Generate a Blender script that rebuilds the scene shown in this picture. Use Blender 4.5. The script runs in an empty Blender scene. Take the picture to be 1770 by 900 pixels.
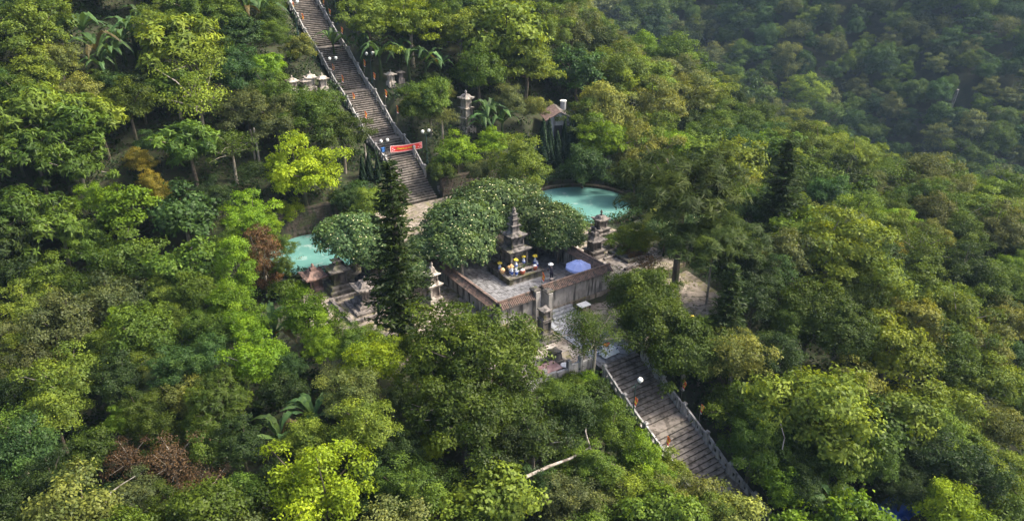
import bpy, bmesh, math, random
import numpy as np
from mathutils import Vector, Matrix, Euler

# ---------------------------------------------------------------- camera, sky, sun, exposure
scene = bpy.context.scene
COL = scene.collection
PITCH = math.radians(26); CAM_H = 32.0; FPX = 1300.0
cam_d = bpy.data.cameras.new('camera'); cam = bpy.data.objects.new('camera', cam_d); COL.objects.link(cam)
cam.location = (0, 0, CAM_H); cam.rotation_euler = (math.radians(90) - PITCH, 0, 0)
cam_d.sensor_fit = 'HORIZONTAL'; cam_d.sensor_width = 36.0; cam_d.lens = 36.0 * FPX / 1770.0
cam_d.clip_start = 0.5; cam_d.clip_end = 3000
scene.camera = cam
SUN_EL = math.radians(47); SUN_AZ = math.radians(82)          # azimuth from +Y towards +X
world = bpy.data.worlds.new("World"); scene.world = world; world.use_nodes = True
wn = world.node_tree.nodes; wl = world.node_tree.links
bg = wn['Background']; sky = wn.new('ShaderNodeTexSky'); sky.sky_type = 'NISHITA'
sky.sun_disc = False; sky.sun_elevation = SUN_EL; sky.sun_rotation = SUN_AZ
sky.air_density = 1.0; sky.dust_density = 7.0; sky.ozone_density = 1.0
wl.new(sky.outputs[0], bg.inputs[0]); bg.inputs[1].default_value = 0.075
sun_d = bpy.data.lights.new('sun', 'SUN'); sun = bpy.data.objects.new('sun', sun_d); COL.objects.link(sun)
sun_d.energy = 1.5; sun_d.angle = math.radians(10); sun_d.color = (1.0, 0.93, 0.79)
_sd = Vector((math.sin(SUN_AZ) * math.cos(SUN_EL), math.cos(SUN_AZ) * math.cos(SUN_EL), math.sin(SUN_EL)))
sun.rotation_euler = (-_sd).to_track_quat('-Z', 'Y').to_euler(); sun.location = (120, 60, 120)
vs = scene.view_settings; vs.view_transform = 'Standard'; vs.look = 'None'; vs.exposure = 2.22; vs.gamma = 1.0
scene.cycles.max_bounces = 6; scene.cycles.diffuse_bounces = 3; scene.cycles.glossy_bounces = 2
scene.cycles.transmission_bounces = 4; scene.cycles.volume_bounces = 0; scene.cycles.transparent_max_bounces = 4
scene.cycles.use_denoising = True
HAZE_DENSITY = 0.00017

# ---------------------------------------------------------------- frames and terrain
rng = random.Random(7); NR = np.random.default_rng(7)
cP, sP = math.cos(PITCH), math.sin(PITCH)
AX = math.radians(34)                       # the stair axis runs 34 degrees left of straight ahead
OX, OY = 0.3, 62.0                          # foot of the stone tower
av = (-math.sin(AX), math.cos(AX)); bv = (math.cos(AX), math.sin(AX))
def W(s, t, z=0.0): return Vector((OX + s * av[0] + t * bv[0], OY + s * av[1] + t * bv[1], z))
def ST(x, y):
    rx, ry = x - OX, y - OY
    return rx * av[0] + ry * av[1], rx * bv[0] + ry * bv[1]
def proj(x, y, z):
    h = z - CAM_H; f = y * cP - h * sP; up = y * sP + h * cP
    return 885 + FPX * x / f, 450 - FPX * up / f, f
def ray(px, py):
    u = (px - 885) / FPX; v = (450 - py) / FPX
    return np.array((u, cP + v * sP, -sP + v * cP))
def sm(x, a, b):
    q = np.clip((x - a) / (b - a), 0, 1); return q * q * (3 - 2 * q)
PONDS = [(8.0, 82.2, 6.1), (-19.4, 68.9, 5.3)]
TZ = -0.7                                   # level of the lower terrace before the courtyard gate
UT, LT = 2.0, -0.45                          # centre lines of the upper and lower stairs
def ground(x, y):
    x = np.asarray(x, float); y = np.asarray(y, float)
    s, t = ST(x, y)
    g = 1 - 0.85 * sm(t, 24, 88)
    up = (2.0 * sm(s, 22.6, 23.6) + 0.54 * np.maximum(s - 23.2, 0)) * g
    up = np.minimum(up, 42)
    dn = TZ * sm(-s, 6.5, 7.0) - 0.8 * sm(-s, 14.7, 16.2) - 0.40 * np.maximum(-s - 16, 0)
    z = up + dn
    z = z - 0.13 * np.clip(t - 16, 0, 51) - 0.75 * np.maximum(t - 67, 0)
    z = z - 0.20 * np.clip(-t - 20, 0, 60) * (1 - sm(s, 16, 34))
    # stairs are cut into the slope
    us = 0.54 * np.maximum(s - 22, 0)
    cut = (1 - sm(np.abs(t - UT), 2.2, 3.4)) * sm(s, 20, 22.5)
    z = z * (1 - cut) + (us - 1.0) * cut
    ls = TZ - 0.45 * np.maximum(-s - 15, 0) - 0.1
    cut = (1 - sm(np.abs(t - LT), 2.2, 3.4)) * sm(-s, 14, 15.0)
    z = z * (1 - cut) + (ls - 0.65) * cut
    z = z + 0.25 * np.sin(x * 0.31 + 1.3) * np.sin(y * 0.27) * sm(np.maximum(np.abs(s - 3) - 19, np.abs(t) - 20), 0, 8)
    q = x * 0.41 + y * 0.912
    far = -60 + 0.56 * (q - 200) + 5 * np.sin(x * 0.035 + y * 0.012) + 2.5 * np.sin(x * 0.09 - y * 0.05)
    far = np.clip(far, -66, 36)
    z = np.maximum(z, far)
    for (cx, cy, r) in PONDS:
        d = np.hypot(x - cx, y - cy); k = 1 - sm(d, r + 0.1, r + 1.6)
        z = z * (1 - k) + (-2.6) * k
    return z
def gz(x, y): return float(ground(x, y))
def gst(s, t):
    p = W(s, t); return gz(p.x, p.y)

# ---------------------------------------------------------------- materials
def nt(name):
    m = bpy.data.materials.new(name); m.use_nodes = True
    return m, m.node_tree.nodes, m.node_tree.links, m.node_tree.nodes['Principled BSDF']
def stone(name, c1, c2, c3=None, scale=1.2, rough=0.9, bump=0.3, moss=None, objcol=False):
    """weathered mineral surface: two tones, fine speckle, streaks of dark lichen, optional moss"""
    m, n, l, p = nt(name)
    tc = n.new('ShaderNodeTexCoord')
    gm = n.new('ShaderNodeNewGeometry')
    nz = n.new('ShaderNodeTexNoise'); nz.inputs['Scale'].default_value = scale; nz.inputs['Detail'].default_value = 8; nz.inputs['Roughness'].default_value = 0.65
    l.new(gm.outputs['Position'], nz.inputs['Vector'])
    r = n.new('ShaderNodeValToRGB'); r.color_ramp.elements[0].position = 0.35; r.color_ramp.elements[1].position = 0.65
    r.color_ramp.elements[0].color = (*c1, 1); r.color_ramp.elements[1].color = (*c2, 1)
    l.new(nz.outputs[0], r.inputs[0]); out = r.outputs[0]
    if c3 is not None:
        mp = n.new('ShaderNodeMapping'); mp.inputs['Scale'].default_value = (2.2, 2.2, 0.35)
        l.new(gm.outputs['Position'], mp.inputs[0])
        n2 = n.new('ShaderNodeTexNoise'); n2.inputs['Scale'].default_value = 1.3; n2.inputs['Detail'].default_value = 6
        l.new(mp.outputs[0], n2.inputs['Vector'])
        r2 = n.new('ShaderNodeValToRGB'); r2.color_ramp.elements[0].position = 0.48; r2.color_ramp.elements[1].position = 0.62
        l.new(n2.outputs[0], r2.inputs[0])
        mx = n.new('ShaderNodeMix'); mx.data_type = 'RGBA'; l.new(r2.outputs[0], mx.inputs[0]); l.new(out, mx.inputs[6]); mx.inputs[7].default_value = (*c3, 1)
        out = mx.outputs[2]
    if moss is not None:
        n3 = n.new('ShaderNodeTexNoise'); n3.inputs['Scale'].default_value = 0.9; n3.inputs['Detail'].default_value = 7
        l.new(gm.outputs['Position'], n3.inputs['Vector'])
        r3 = n.new('ShaderNodeValToRGB'); r3.color_ramp.elements[0].position = 0.52; r3.color_ramp.elements[1].position = 0.66
        l.new(n3.outputs[0], r3.inputs[0])
        mx = n.new('ShaderNodeMix'); mx.data_type = 'RGBA'; l.new(r3.outputs[0], mx.inputs[0]); l.new(out, mx.inputs[6]); mx.inputs[7].default_value = (*moss, 1)
        out = mx.outputs[2]
    if objcol:
        oi = n.new('ShaderNodeObjectInfo')
        mx = n.new('ShaderNodeMix'); mx.data_type = 'RGBA'; mx.blend_type = 'MULTIPLY'; mx.inputs[0].default_value = 1
        l.new(out, mx.inputs[6]); l.new(oi.outputs['Color'], mx.inputs[7]); out = mx.outputs[2]
    l.new(out, p.inputs['Base Color']); p.inputs['Roughness'].default_value = rough
    if bump:
        b = n.new('ShaderNodeBump'); b.inputs['Strength'].default_value = bump; b.inputs['Distance'].default_value = 0.05
        n4 = n.new('ShaderNodeTexNoise'); n4.inputs['Scale'].default_value = 9; n4.inputs['Detail'].default_value = 5
        l.new(gm.outputs['Position'], n4.inputs['Vector']); l.new(n4.outputs[0], b.inputs['Height']); l.new(b.outputs[0], p.inputs['Normal'])
    return m
def plain(name, c, rough=0.6, var=0.25, scale=6):
    m, n, l, p = nt(name)
    nz = n.new('ShaderNodeTexNoise'); nz.inputs['Scale'].default_value = scale; nz.inputs['Detail'].default_value = 4
    tc = n.new('ShaderNodeTexCoord'); l.new(tc.outputs['Object'], nz.inputs['Vector'])
    r = n.new('ShaderNodeValToRGB'); r.color_ramp.elements[0].position = 0.3; r.color_ramp.elements[1].position = 0.7
    r.color_ramp.elements[0].color = (*[v * (1 - var) for v in c], 1); r.color_ramp.elements[1].color = (*[min(1, v * (1 + var)) for v in c], 1)
    l.new(nz.outputs[0], r.inputs[0]); l.new(r.outputs[0], p.inputs['Base Color']); p.inputs['Roughness'].default_value = rough
    return m
def foliage(name, instancer=False, trans=0.30, gloss=0.012):
    m = bpy.data.materials.new(name); m.use_nodes = True
    n, l = m.node_tree.nodes, m.node_tree.links; n.clear()
    o = n.new('ShaderNodeOutputMaterial')
    if instancer:
        a = n.new('ShaderNodeAttribute'); a.attribute_type = 'INSTANCER'; a.attribute_name = 'tint'; base = a.outputs['Color']
    else:
        a = n.new('ShaderNodeObjectInfo'); base = a.outputs['Color']
    t = n.new('ShaderNodeAttribute'); t.attribute_name = 'tone'
    # leaf-to-leaf colour: old leaves darker and bluer, young ones lighter and yellower
    r = n.new('ShaderNodeValToRGB'); e = r.color_ramp.elements
    e[0].position = 0; e[0].color = (0.50, 0.58, 0.62, 1); e[1].position = 1; e[1].color = (1.75, 1.55, 1.0, 1)
    k = e.new(0.5); k.color = (1, 1, 1, 1)
    l.new(t.outputs['Fac'], r.inputs[0])
    mx = n.new('ShaderNodeMix'); mx.data_type = 'RGBA'; mx.blend_type = 'MULTIPLY'; mx.inputs[0].default_value = 1
    l.new(base, mx.inputs[6]); l.new(r.outputs[0], mx.inputs[7])
    d = n.new('ShaderNodeBsdfDiffuse'); tr = n.new('ShaderNodeBsdfTranslucent'); gl = n.new('ShaderNodeBsdfGlossy'); gl.inputs['Roughness'].default_value = 0.5
    l.new(mx.outputs[2], d.inputs[0])
    my = n.new('ShaderNodeMix'); my.data_type = 'RGBA'; my.blend_type = 'MULTIPLY'; my.inputs[0].default_value = 1
    l.new(mx.outputs[2], my.inputs[6]); my.inputs[7].default_value = (1.5, 1.35, 0.55, 1); l.new(my.outputs[2], tr.inputs[0])
    m1 = n.new('ShaderNodeMixShader'); m1.inputs[0].default_value = trans; l.new(d.outputs[0], m1.inputs[1]); l.new(tr.outputs[0], m1.inputs[2])
    m2 = n.new('ShaderNodeMixShader'); m2.inputs[0].default_value = gloss; l.new(m1.outputs[0], m2.inputs[1]); l.new(gl.outputs[0], m2.inputs[2])
    l.new(m2.outputs[0], o.inputs[0])
    return m
M = {}
M['leaf'] = foliage('leaf'); M['leaf_far'] = foliage('leaf_far', True)
M['petal'] = plain('petal', (0.72, 0.68, 0.36), 0.6, 0.1)
M['bark'] = stone('bark', (0.075, 0.055, 0.04), (0.16, 0.13, 0.10), (0.05, 0.06, 0.03), 3, 0.95, 0.5)
M['bark_pale'] = stone('bark_pale', (0.20, 0.17, 0.13), (0.36, 0.33, 0.28), (0.14, 0.12, 0.08), 3, 0.95, 0.5)
M['deadwood'] = stone('deadwood', (0.20, 0.175, 0.145), (0.40, 0.365, 0.32), (0.12, 0.10, 0.08), 3, 0.9, 0.4)
M['soil'] = stone('soil', (0.018, 0.022, 0.010), (0.045, 0.045, 0.022), (0.03, 0.045, 0.012), 0.5, 1, 0.4)
M['paving'] = stone('paving', (0.15, 0.125, 0.10), (0.34, 0.29, 0.245), (0.085, 0.075, 0.05), 0.7, 0.9, 0.3, (0.16, 0.15, 0.06))
M['flag'] = stone('flagstone', (0.24, 0.215, 0.19), (0.42, 0.385, 0.35), (0.14, 0.12, 0.10), 1.1, 0.9, 0.3, None, True)
M['court'] = stone('court', (0.14, 0.14, 0.15), (0.26, 0.26, 0.275), (0.09, 0.09, 0.09), 1.0, 0.75, 0.2)
M['slab'] = stone('slab', (0.20, 0.215, 0.245), (0.36, 0.38, 0.42), (0.13, 0.135, 0.145), 0.9, 0.6, 0.2, None, True)
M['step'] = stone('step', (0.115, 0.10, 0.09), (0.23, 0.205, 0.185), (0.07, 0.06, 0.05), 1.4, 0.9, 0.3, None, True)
M['shaded_riser'] = stone('shaded_riser', (0.035, 0.028, 0.022), (0.085, 0.068, 0.055), (0.03, 0.03, 0.018), 1.4, 0.95, 0.3)  # darker than the treads: the shade on the step fronts is painted in
M['rail'] = stone('rail', (0.24, 0.235, 0.23), (0.40, 0.39, 0.385), (0.13, 0.13, 0.125), 1.6, 0.9, 0.3)
M['tower'] = stone('tower', (0.075, 0.068, 0.065), (0.20, 0.18, 0.17), (0.035, 0.033, 0.03), 1.6, 0.95, 0.5, (0.09, 0.085, 0.03))
M['stupa'] = stone('stupa', (0.105, 0.092, 0.085), (0.24, 0.21, 0.19), (0.045, 0.04, 0.036), 1.8, 0.95, 0.4)
M['stupa_pale'] = stone('stupa_pale', (0.27, 0.235, 0.205), (0.47, 0.43, 0.38), (0.11, 0.09, 0.075), 1.8, 0.9, 0.3)
M['stupa_dark'] = stone('stupa_dark', (0.055, 0.05, 0.045), (0.14, 0.125, 0.11), (0.03, 0.028, 0.024), 1.8, 0.95, 0.4, (0.07, 0.075, 0.03))
M['stupa_brown'] = stone('stupa_brown', (0.14, 0.085, 0.065), (0.26, 0.17, 0.14), (0.07, 0.05, 0.045), 1.8, 0.95, 0.4)
M['plaster'] = stone('plaster', (0.23, 0.215, 0.20), (0.40, 0.38, 0.355), (0.06, 0.058, 0.055), 1.0, 0.9, 0.25)
M['tile'] = stone('tile', (0.085, 0.055, 0.043), (0.19, 0.125, 0.098), (0.055, 0.046, 0.038), 2.5, 0.85, 0.3)
M['mosswall'] = stone('mosswall', (0.05, 0.038, 0.028), (0.11, 0.085, 0.065), (0.035, 0.04, 0.018), 2.2, 0.95, 0.5, (0.05, 0.06, 0.02))
M['lampgreen'] = plain('lampgreen', (0.02, 0.05, 0.045), 0.5)
M['globe'] = plain('globe', (0.82, 0.82, 0.78), 0.25, 0.04)
M['white'] = plain('white', (0.75, 0.76, 0.78), 0.6, 0.1)
M['blue'] = plain('blue', (0.27, 0.34, 0.64), 0.7, 0.08, 2)
M['bluebox'] = plain('bluebox', (0.05, 0.19, 0.55), 0.5)
M['tarp'] = plain('tarp', (0.03, 0.10, 0.42), 0.45, 0.4, 3)
M['red'] = plain('red', (0.62, 0.035, 0.035), 0.6, 0.1)
M['banneredge'] = plain('banneredge', (0.78, 0.45, 0.42), 0.6, 0.15, 20)
M['yellow'] = plain('yellow', (0.80, 0.62, 0.06), 0.6, 0.1)
M['pinkslab'] = stone('pinkslab', (0.34, 0.20, 0.18), (0.50, 0.33, 0.30), (0.28, 0.16, 0.15), 1.5, 0.85, 0.2)
M['redtarp'] = plain('redtarp', (0.30, 0.07, 0.07), 0.6, 0.2, 3)
M['roofbrown'] = stone('roofbrown', (0.15, 0.095, 0.085), (0.27, 0.18, 0.16), (0.11, 0.08, 0.07), 2, 0.8, 0.2)
M['greywall'] = stone('greywall', (0.24, 0.25, 0.27), (0.37, 0.38, 0.40), (0.15, 0.15, 0.16), 1.2, 0.9, 0.2)
M['dark'] = plain('dark', (0.018, 0.018, 0.02), 0.7)
M['porcelain'] = plain('porcelain', (0.62, 0.66, 0.75), 0.2, 0.1)
M['cobalt'] = plain('cobalt', (0.04, 0.10, 0.42), 0.25, 0.2)
M['terracotta'] = plain('terracotta', (0.33, 0.085, 0.045), 0.7)
M['peach'] = plain('peach', (0.75, 0.46, 0.22), 0.7, 0.2, 8)
M['skin'] = plain('skin', (0.42, 0.26, 0.18), 0.6, 0.05)
M['hair'] = plain('hair', (0.012, 0.010, 0.010), 0.5)
M['cloth_dark'] = plain('cloth_dark', (0.025, 0.022, 0.04), 0.85)
M['cloth_blue'] = plain('cloth_blue', (0.08, 0.14, 0.45), 0.85)
M['orange'] = plain('orange', (0.75, 0.22, 0.04), 0.7)
def water_mat():
    m, n, l, p = nt('water')
    gm = n.new('ShaderNodeNewGeometry')
    nz = n.new('ShaderNodeTexNoise'); nz.inputs['Scale'].default_value = 0.35; nz.inputs['Detail'].default_value = 4
    l.new(gm.outputs['Position'], nz.inputs['Vector'])
    r = n.new('ShaderNodeValToRGB'); r.color_ramp.elements[0].position = 0.3; r.color_ramp.elements[1].position = 0.7
    r.color_ramp.elements[0].color = (0.085, 0.205, 0.185, 1); r.color_ramp.elements[1].color = (0.115, 0.255, 0.23, 1)
    l.new(nz.outputs[0], r.inputs[0])
    n3 = n.new('ShaderNodeTexNoise'); n3.inputs['Scale'].default_value = 0.55; n3.inputs['Detail'].default_value = 9; n3.inputs['Roughness'].default_value = 0.7
    mp = n.new('ShaderNodeMapping'); mp.inputs['Location'].default_value = (3.1, 9.4, 0); l.new(gm.outputs['Position'], mp.inputs[0]); l.new(mp.outputs[0], n3.inputs['Vector'])
    r3 = n.new('ShaderNodeValToRGB'); r3.color_ramp.elements[0].position = 0.55; r3.color_ramp.elements[1].position = 0.72
    l.new(n3.outputs[0], r3.inputs[0])
    mx = n.new('ShaderNodeMix'); mx.data_type = 'RGBA'; l.new(r3.outputs[0], mx.inputs[0]); l.new(r.outputs[0], mx.inputs[6]); mx.inputs[7].default_value = (0.36, 0.43, 0.41, 1)   # scum drifting on the water
    l.new(mx.outputs[2], p.inputs['Base Color']); p.inputs['Roughness'].default_value = 0.12; p.inputs['IOR'].default_value = 1.33
    b = n.new('ShaderNodeBump'); b.inputs['Strength'].default_value = 0.05; n2 = n.new('ShaderNodeTexNoise'); n2.inputs['Scale'].default_value = 5
    l.new(gm.outputs['Position'], n2.inputs['Vector']); l.new(n2.outputs[0], b.inputs['Height']); l.new(b.outputs[0], p.inputs['Normal'])
    return m
M['water'] = water_mat()
def flag_mat():
    m, n, l, p = nt('striped_flag'); tc = n.new('ShaderNodeTexCoord'); sx = n.new('ShaderNodeSeparateXYZ'); l.new(tc.outputs['Generated'], sx.inputs[0])
    r = n.new('ShaderNodeValToRGB'); r.color_ramp.interpolation = 'CONSTANT'; e = r.color_ramp.elements
    cs = [(0.78, 0.22, 0.04), (0.80, 0.76, 0.70), (0.68, 0.05, 0.04), (0.82, 0.58, 0.06), (0.70, 0.10, 0.05)]
    e[0].position = 0; e[0].color = (*cs[0], 1); e[1].position = 0.8; e[1].color = (*cs[4], 1)
    for i in (1, 2, 3): k = e.new(i * 0.2); k.color = (*cs[i], 1)
    wv = n.new('ShaderNodeMath'); wv.operation = 'MULTIPLY_ADD'; l.new(sx.outputs['X'], wv.inputs[0]); wv.inputs[1].default_value = 0.5
    l.new(sx.outputs['Z'], wv.inputs[2]); fr = n.new('ShaderNodeMath'); fr.operation = 'FRACT'; l.new(wv.outputs[0], fr.inputs[0])
    l.new(fr.outputs[0], r.inputs[0]); l.new(r.outputs[0], p.inputs['Base Color']); p.inputs['Roughness'].default_value = 0.8
    return m
M['stripes'] = flag_mat()
def patch_mat():
    m, n, l, p = nt('patched_cloth'); tc = n.new('ShaderNodeTexCoord'); v = n.new('ShaderNodeTexVoronoi'); v.inputs['Scale'].default_value = 5
    l.new(tc.outputs['Object'], v.inputs['Vector']); r = n.new('ShaderNodeValToRGB'); r.color_ramp.interpolation = 'CONSTANT'; e = r.color_ramp.elements
    e[0].color = (0.72, 0.74, 0.78, 1); e[1].position = 0.5; e[1].color = (0.16, 0.20, 0.34, 1); k = e.new(0.65); k.color = (0.7, 0.75, 0.8, 1)
    sx = n.new('ShaderNodeSeparateXYZ'); l.new(v.outputs['Color'], sx.inputs[0]); l.new(sx.outputs[0], r.inputs[0]); l.new(r.outputs[0], p.inputs['Base Color'])
    return m
M['patched'] = patch_mat()

# ---------------------------------------------------------------- mesh helpers
class MB:
    def __init__(self): self.v = []; self.f = []; self.m = []
    def add(self, vs, fs, mi=0):
        o = len(self.v); self.v += [tuple(p) for p in vs]; self.f += [tuple(i + o for i in f) for f in fs]; self.m += [mi] * len(fs)
    def box(self, c, sz, rz=0, mi=0, shear=0.0):
        x, y, z = sz[0] / 2, sz[1] / 2, sz[2] / 2; ca, sa = math.cos(rz), math.sin(rz); vs = []
        for dz in (-z, z):
            for (dx, dy) in ((-x, -y), (x, -y), (x, y), (-x, y)):
                vs.append((c[0] + dx * ca - dy * sa, c[1] + dx * sa + dy * ca, c[2] + dz + shear * dy))
        self.add(vs, [(3, 2, 1, 0), (4, 5, 6, 7), (0, 1, 5, 4), (1, 2, 6, 5), (2, 3, 7, 6), (3, 0, 4, 7)], mi); return self
    def tube(self, pts, rad, n=6, mi=0):
        pts = [Vector(p) for p in pts]; vs = []; fs = []
        for i, p in enumerate(pts):
            d = (pts[min(i + 1, len(pts) - 1)] - pts[max(i - 1, 0)]).normalized()
            u = d.orthogonal().normalized() if i == 0 else (u - d * u.dot(d)).normalized()
            w = d.cross(u)
            for k in range(n):
                a = 2 * math.pi * k / n; vs.append(p + (u * math.cos(a) + w * math.sin(a)) * rad[i])
        for i in range(len(pts) - 1):
            for k in range(n):
                fs.append((i * n + k, i * n + (k + 1) % n, (i + 1) * n + (k + 1) % n, (i + 1) * n + k))
        fs.append(tuple(range(n - 1, -1, -1))); fs.append(tuple((len(pts) - 1) * n + k for k in range(n)))
        self.add(vs, fs, mi); return self
    def lathe(self, prof, n=12, c=(0, 0, 0), mi=0, rz=0.0, sq=False):
        vs = []; fs = []
        k4 = math.sqrt(2) if sq else 1
        for (r, z) in prof:
            for k in range(n):
                a = 2 * math.pi * k / n + rz + (math.pi / 4 if sq else 0); vs.append((c[0] + r * k4 * math.cos(a), c[1] + r * k4 * math.sin(a), c[2] + z))
        for i in range(len(prof) - 1):
            for k in range(n):
                fs.append((i * n + k, i * n + (k + 1) % n, (i + 1) * n + (k + 1) % n, (i + 1) * n + k))
        fs.append(tuple(range(n - 1, -1, -1))); fs.append(tuple((len(prof) - 1) * n + k for k in range(n)))
        self.add(vs, fs, mi); return self
    def eave(self, rings, c=(0, 0, 0), mi=0):
        """square roof whose corners lift: rings of (half width, z, corner lift)"""
        vs = []; fs = []
        for (h, z, lf) in rings:
            for (x, y, q) in ((-1, -1, 1), (0, -1, 0), (1, -1, 1), (1, 0, 0), (1, 1, 1), (0, 1, 0), (-1, 1, 1), (-1, 0, 0)):
                e = 1 + 0.06 * q * (lf > 0); vs.append((c[0] + x * h * e, c[1] + y * h * e, c[2] + z + lf * q))
        for i in range(len(rings) - 1):
            for k in range(8): fs.append((i * 8 + k, i * 8 + (k + 1) % 8, i * 8 + 8 + (k + 1) % 8, i * 8 + 8 + k))
        fs.append(tuple(range(7, -1, -1))); fs.append(tuple((len(rings) - 1) * 8 + k for k in range(8)))
        self.add(vs, fs, mi); return self
    def mesh(self, name, mats):
        me = bpy.data.meshes.new(name); me.from_pydata(self.v, [], self.f)
        for mm in (mats if isinstance(mats, (list, tuple)) else [mats]): me.materials.append(mm)
        if any(self.m): me.polygons.foreach_set('material_index', self.m)
        me.update(); return me
    def obj(self, name, mats, parent=None, loc=(0, 0, 0), rz=0):
        return link(name, self.mesh(name, mats), parent, loc, rz)
def link(name, data, parent=None, loc=(0, 0, 0), rz=0):
    o = bpy.data.objects.new(name, data); COL.objects.link(o); o.parent = parent; o.location = loc; o.rotation_euler = (0, 0, rz); return o
def tag(o, label=None, cat=None, group=None, kind=None):
    if label: o['label'] = label
    if cat: o['category'] = cat
    if group: o['group'] = group
    if kind: o['kind'] = kind
    return o
def thing(name, label, cat, loc=(0, 0, 0), rz=0, group=None):
    return tag(link(name, None, None, loc, rz), label, cat, group)
def copy_tree(root, loc, rz, label, group=None, scale=None):
    r = root.copy(); COL.objects.link(r); r.location = loc; r.rotation_euler = (0, 0, rz); r['label'] = label
    if group: r['group'] = group
    if scale: r.scale = (scale,) * 3
    for ch in list(root.children):
        c = ch.copy(); COL.objects.link(c); c.parent = r
        for g in list(ch.children):
            d = g.copy(); COL.objects.link(d); d.parent = c
    return r
def inset_box(name, hw, z0, h, mat, parent, inset=0.28, depth=0.25):
    """a stone storey with a niche sunk into each of its four sides, one closed mesh"""
    bm = bmesh.new(); bmesh.ops.create_cube(bm, size=1.0)
    bmesh.ops.scale(bm, vec=(hw * 2, hw * 2, h), verts=bm.verts); bmesh.ops.translate(bm, vec=(0, 0, z0 + h / 2), verts=bm.verts)
    sides = [f for f in bm.faces if abs(f.normal.z) < 0.5]
    bmesh.ops.inset_individual(bm, faces=sides, thickness=min(hw, h) * inset)
    bmesh.ops.inset_individual(bm, faces=sides, thickness=0.012, depth=-hw * depth)
    me = bpy.data.meshes.new(name); bm.to_mesh(me); bm.free(); me.materials.append(mat); return link(name, me, parent)

# ---------------------------------------------------------------- ground, paving, ponds
def grid_terrain():
    xs = np.concatenate([np.arange(-150, -40, 4), np.arange(-40, 45, 1.0), np.arange(45, 300, 4)])
    ys = np.concatenate([np.arange(-40, 28, 4), np.arange(28, 112, 1.0), np.arange(112, 420, 4)])
    X, Y = np.meshgrid(xs, ys); Z = ground(X, Y); s, t = ST(X, Y)
    Z = Z - 0.12
    nx, ny = len(xs), len(ys)
    v = np.stack([X, Y, Z], -1).reshape(-1, 3)
    i = np.arange(nx * ny).reshape(ny, nx)
    f = np.stack([i[:-1, :-1], i[:-1, 1:], i[1:, 1:], i[1:, :-1]], -1).reshape(-1, 4)
    me = bpy.data.meshes.new('ground'); me.from_pydata(v.tolist(), [], f.tolist()); me.materials.append(M['soil']); me.shade_smooth()
    tag(link('ground', me), kind='structure')
grid_terrain()
RZ = AX                                       # local x runs along the treads, local y up the stair axis
def sheet(name, pts, z0, z1, mat, parent=None):
    """closed paving slab from a plan polygon in (s, t)"""
    mb = MB(); n = len(pts)
    vs = [W(s, t, z0) for s, t in pts] + [W(s, t, z1) for s, t in pts]
    area = sum(pts[i][1] * pts[(i + 1) % n][0] - pts[(i + 1) % n][1] * pts[i][0] for i in range(n))
    fs = [tuple(range(n - 1, -1, -1)), tuple(range(n, 2 * n))] + [(i, (i + 1) % n, n + (i + 1) % n, n + i) for i in range(n)]
    if area < 0: fs = [tuple(reversed(f)) for f in fs]
    mb.add(vs, fs); return mb.obj(name, mat, parent)
terr = tag(sheet('terrace', [(-6.6, -12.5), (-6.6, 15.4), (-6, 15.5), (3.8, 15.0), (4.9, 13.2), (8.6, 11.4), (12.0, 11.0), (16, 11.0), (21.6, 12.0), (21.6, -6.0), (17, -6.0), (11.4, -8.2), (10.8, -16.5), (3, -19), (-6.6, -18)], -1.0, 0.0, M['paving']), kind='structure')
low = tag(sheet('lower_terrace', [(-14.2, -12.5), (-14.2, -2.6), (-14.2, 1.6), (-14.2, 14), (-6.61, 15.4), (-6.61, -12.5)], -1.4, TZ, M['paving']), kind='structure')
for i, (cx, cy, r) in enumerate(PONDS):
    mb = MB(); n = 48; k = [1 + 0.02 * math.sin(3 * a + i) for a in [2 * math.pi * j / n for j in range(n)]]
    mb.add([(cx + (r + .2) * k[j] * math.cos(2 * math.pi * j / n), cy + (r + .2) * k[j] * math.sin(2 * math.pi * j / n), -0.85) for j in range(n)], [tuple(range(n))])
    tag(mb.obj('pond_water', M['water']), kind='structure')
    mb = MB(); ro = r + .42
    vs = []
    for j in range(n):
        a = 2 * math.pi * j / n
        for (rr, z) in ((r, -1.6), (r, -0.55), (ro, -0.5), (ro, -1.6)): vs.append((cx + rr * k[j] * math.cos(a), cy + rr * k[j] * math.sin(a), z))
    fs = []
    for j in range(n):
        p, q = j * 4, ((j + 1) % n) * 4
        for e in range(4): fs.append((p + e, q + e, q + (e + 1) % 4, p + (e + 1) % 4))
    mb.add(vs, fs); tag(mb.obj('pond_edge', M['mosswall']), kind='structure')

# crazy paving: every flagstone of the lower terrace is a part
r2 = random.Random(3)
def flagstones(s0, s1, t0, t1, d, parent, mat, z, jit=0.22, name='flagstone'):
    ns, nt_ = int(round((s1 - s0) / d)), int(round((t1 - t0) / d)); P = {}
    for i in range(ns + 1):
        for j in range(nt_ + 1):
            P[i, j] = (s0 + i * (s1 - s0) / ns + r2.uniform(-jit, jit) * d, t0 + j * (t1 - t0) / nt_ + r2.uniform(-jit, jit) * d)
    for i in range(ns):
        for j in range(nt_):
            q = [P[i, j], P[i, j + 1], P[i + 1, j + 1], P[i + 1, j]]
            cs, ct = sum(p[0] for p in q) / 4, sum(p[1] for p in q) / 4
            if name == 'flagstone' and r2.random() < 0.12: continue
            k = 1 - 0.035 / d * (1.6 if jit > .1 else .7)
            pts = [(cs + (p[0] - cs) * k, ct + (p[1] - ct) * k) for p in q]
            o = sheet(name, pts, z - 0.05, z + 0.03 + r2.uniform(-.012, .012), mat, parent)
            g = r2.uniform(0.78, 1.08); o.color = (g, g * r2.uniform(.96, 1.0), g * r2.uniform(.92, 1.0), 1)
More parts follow.
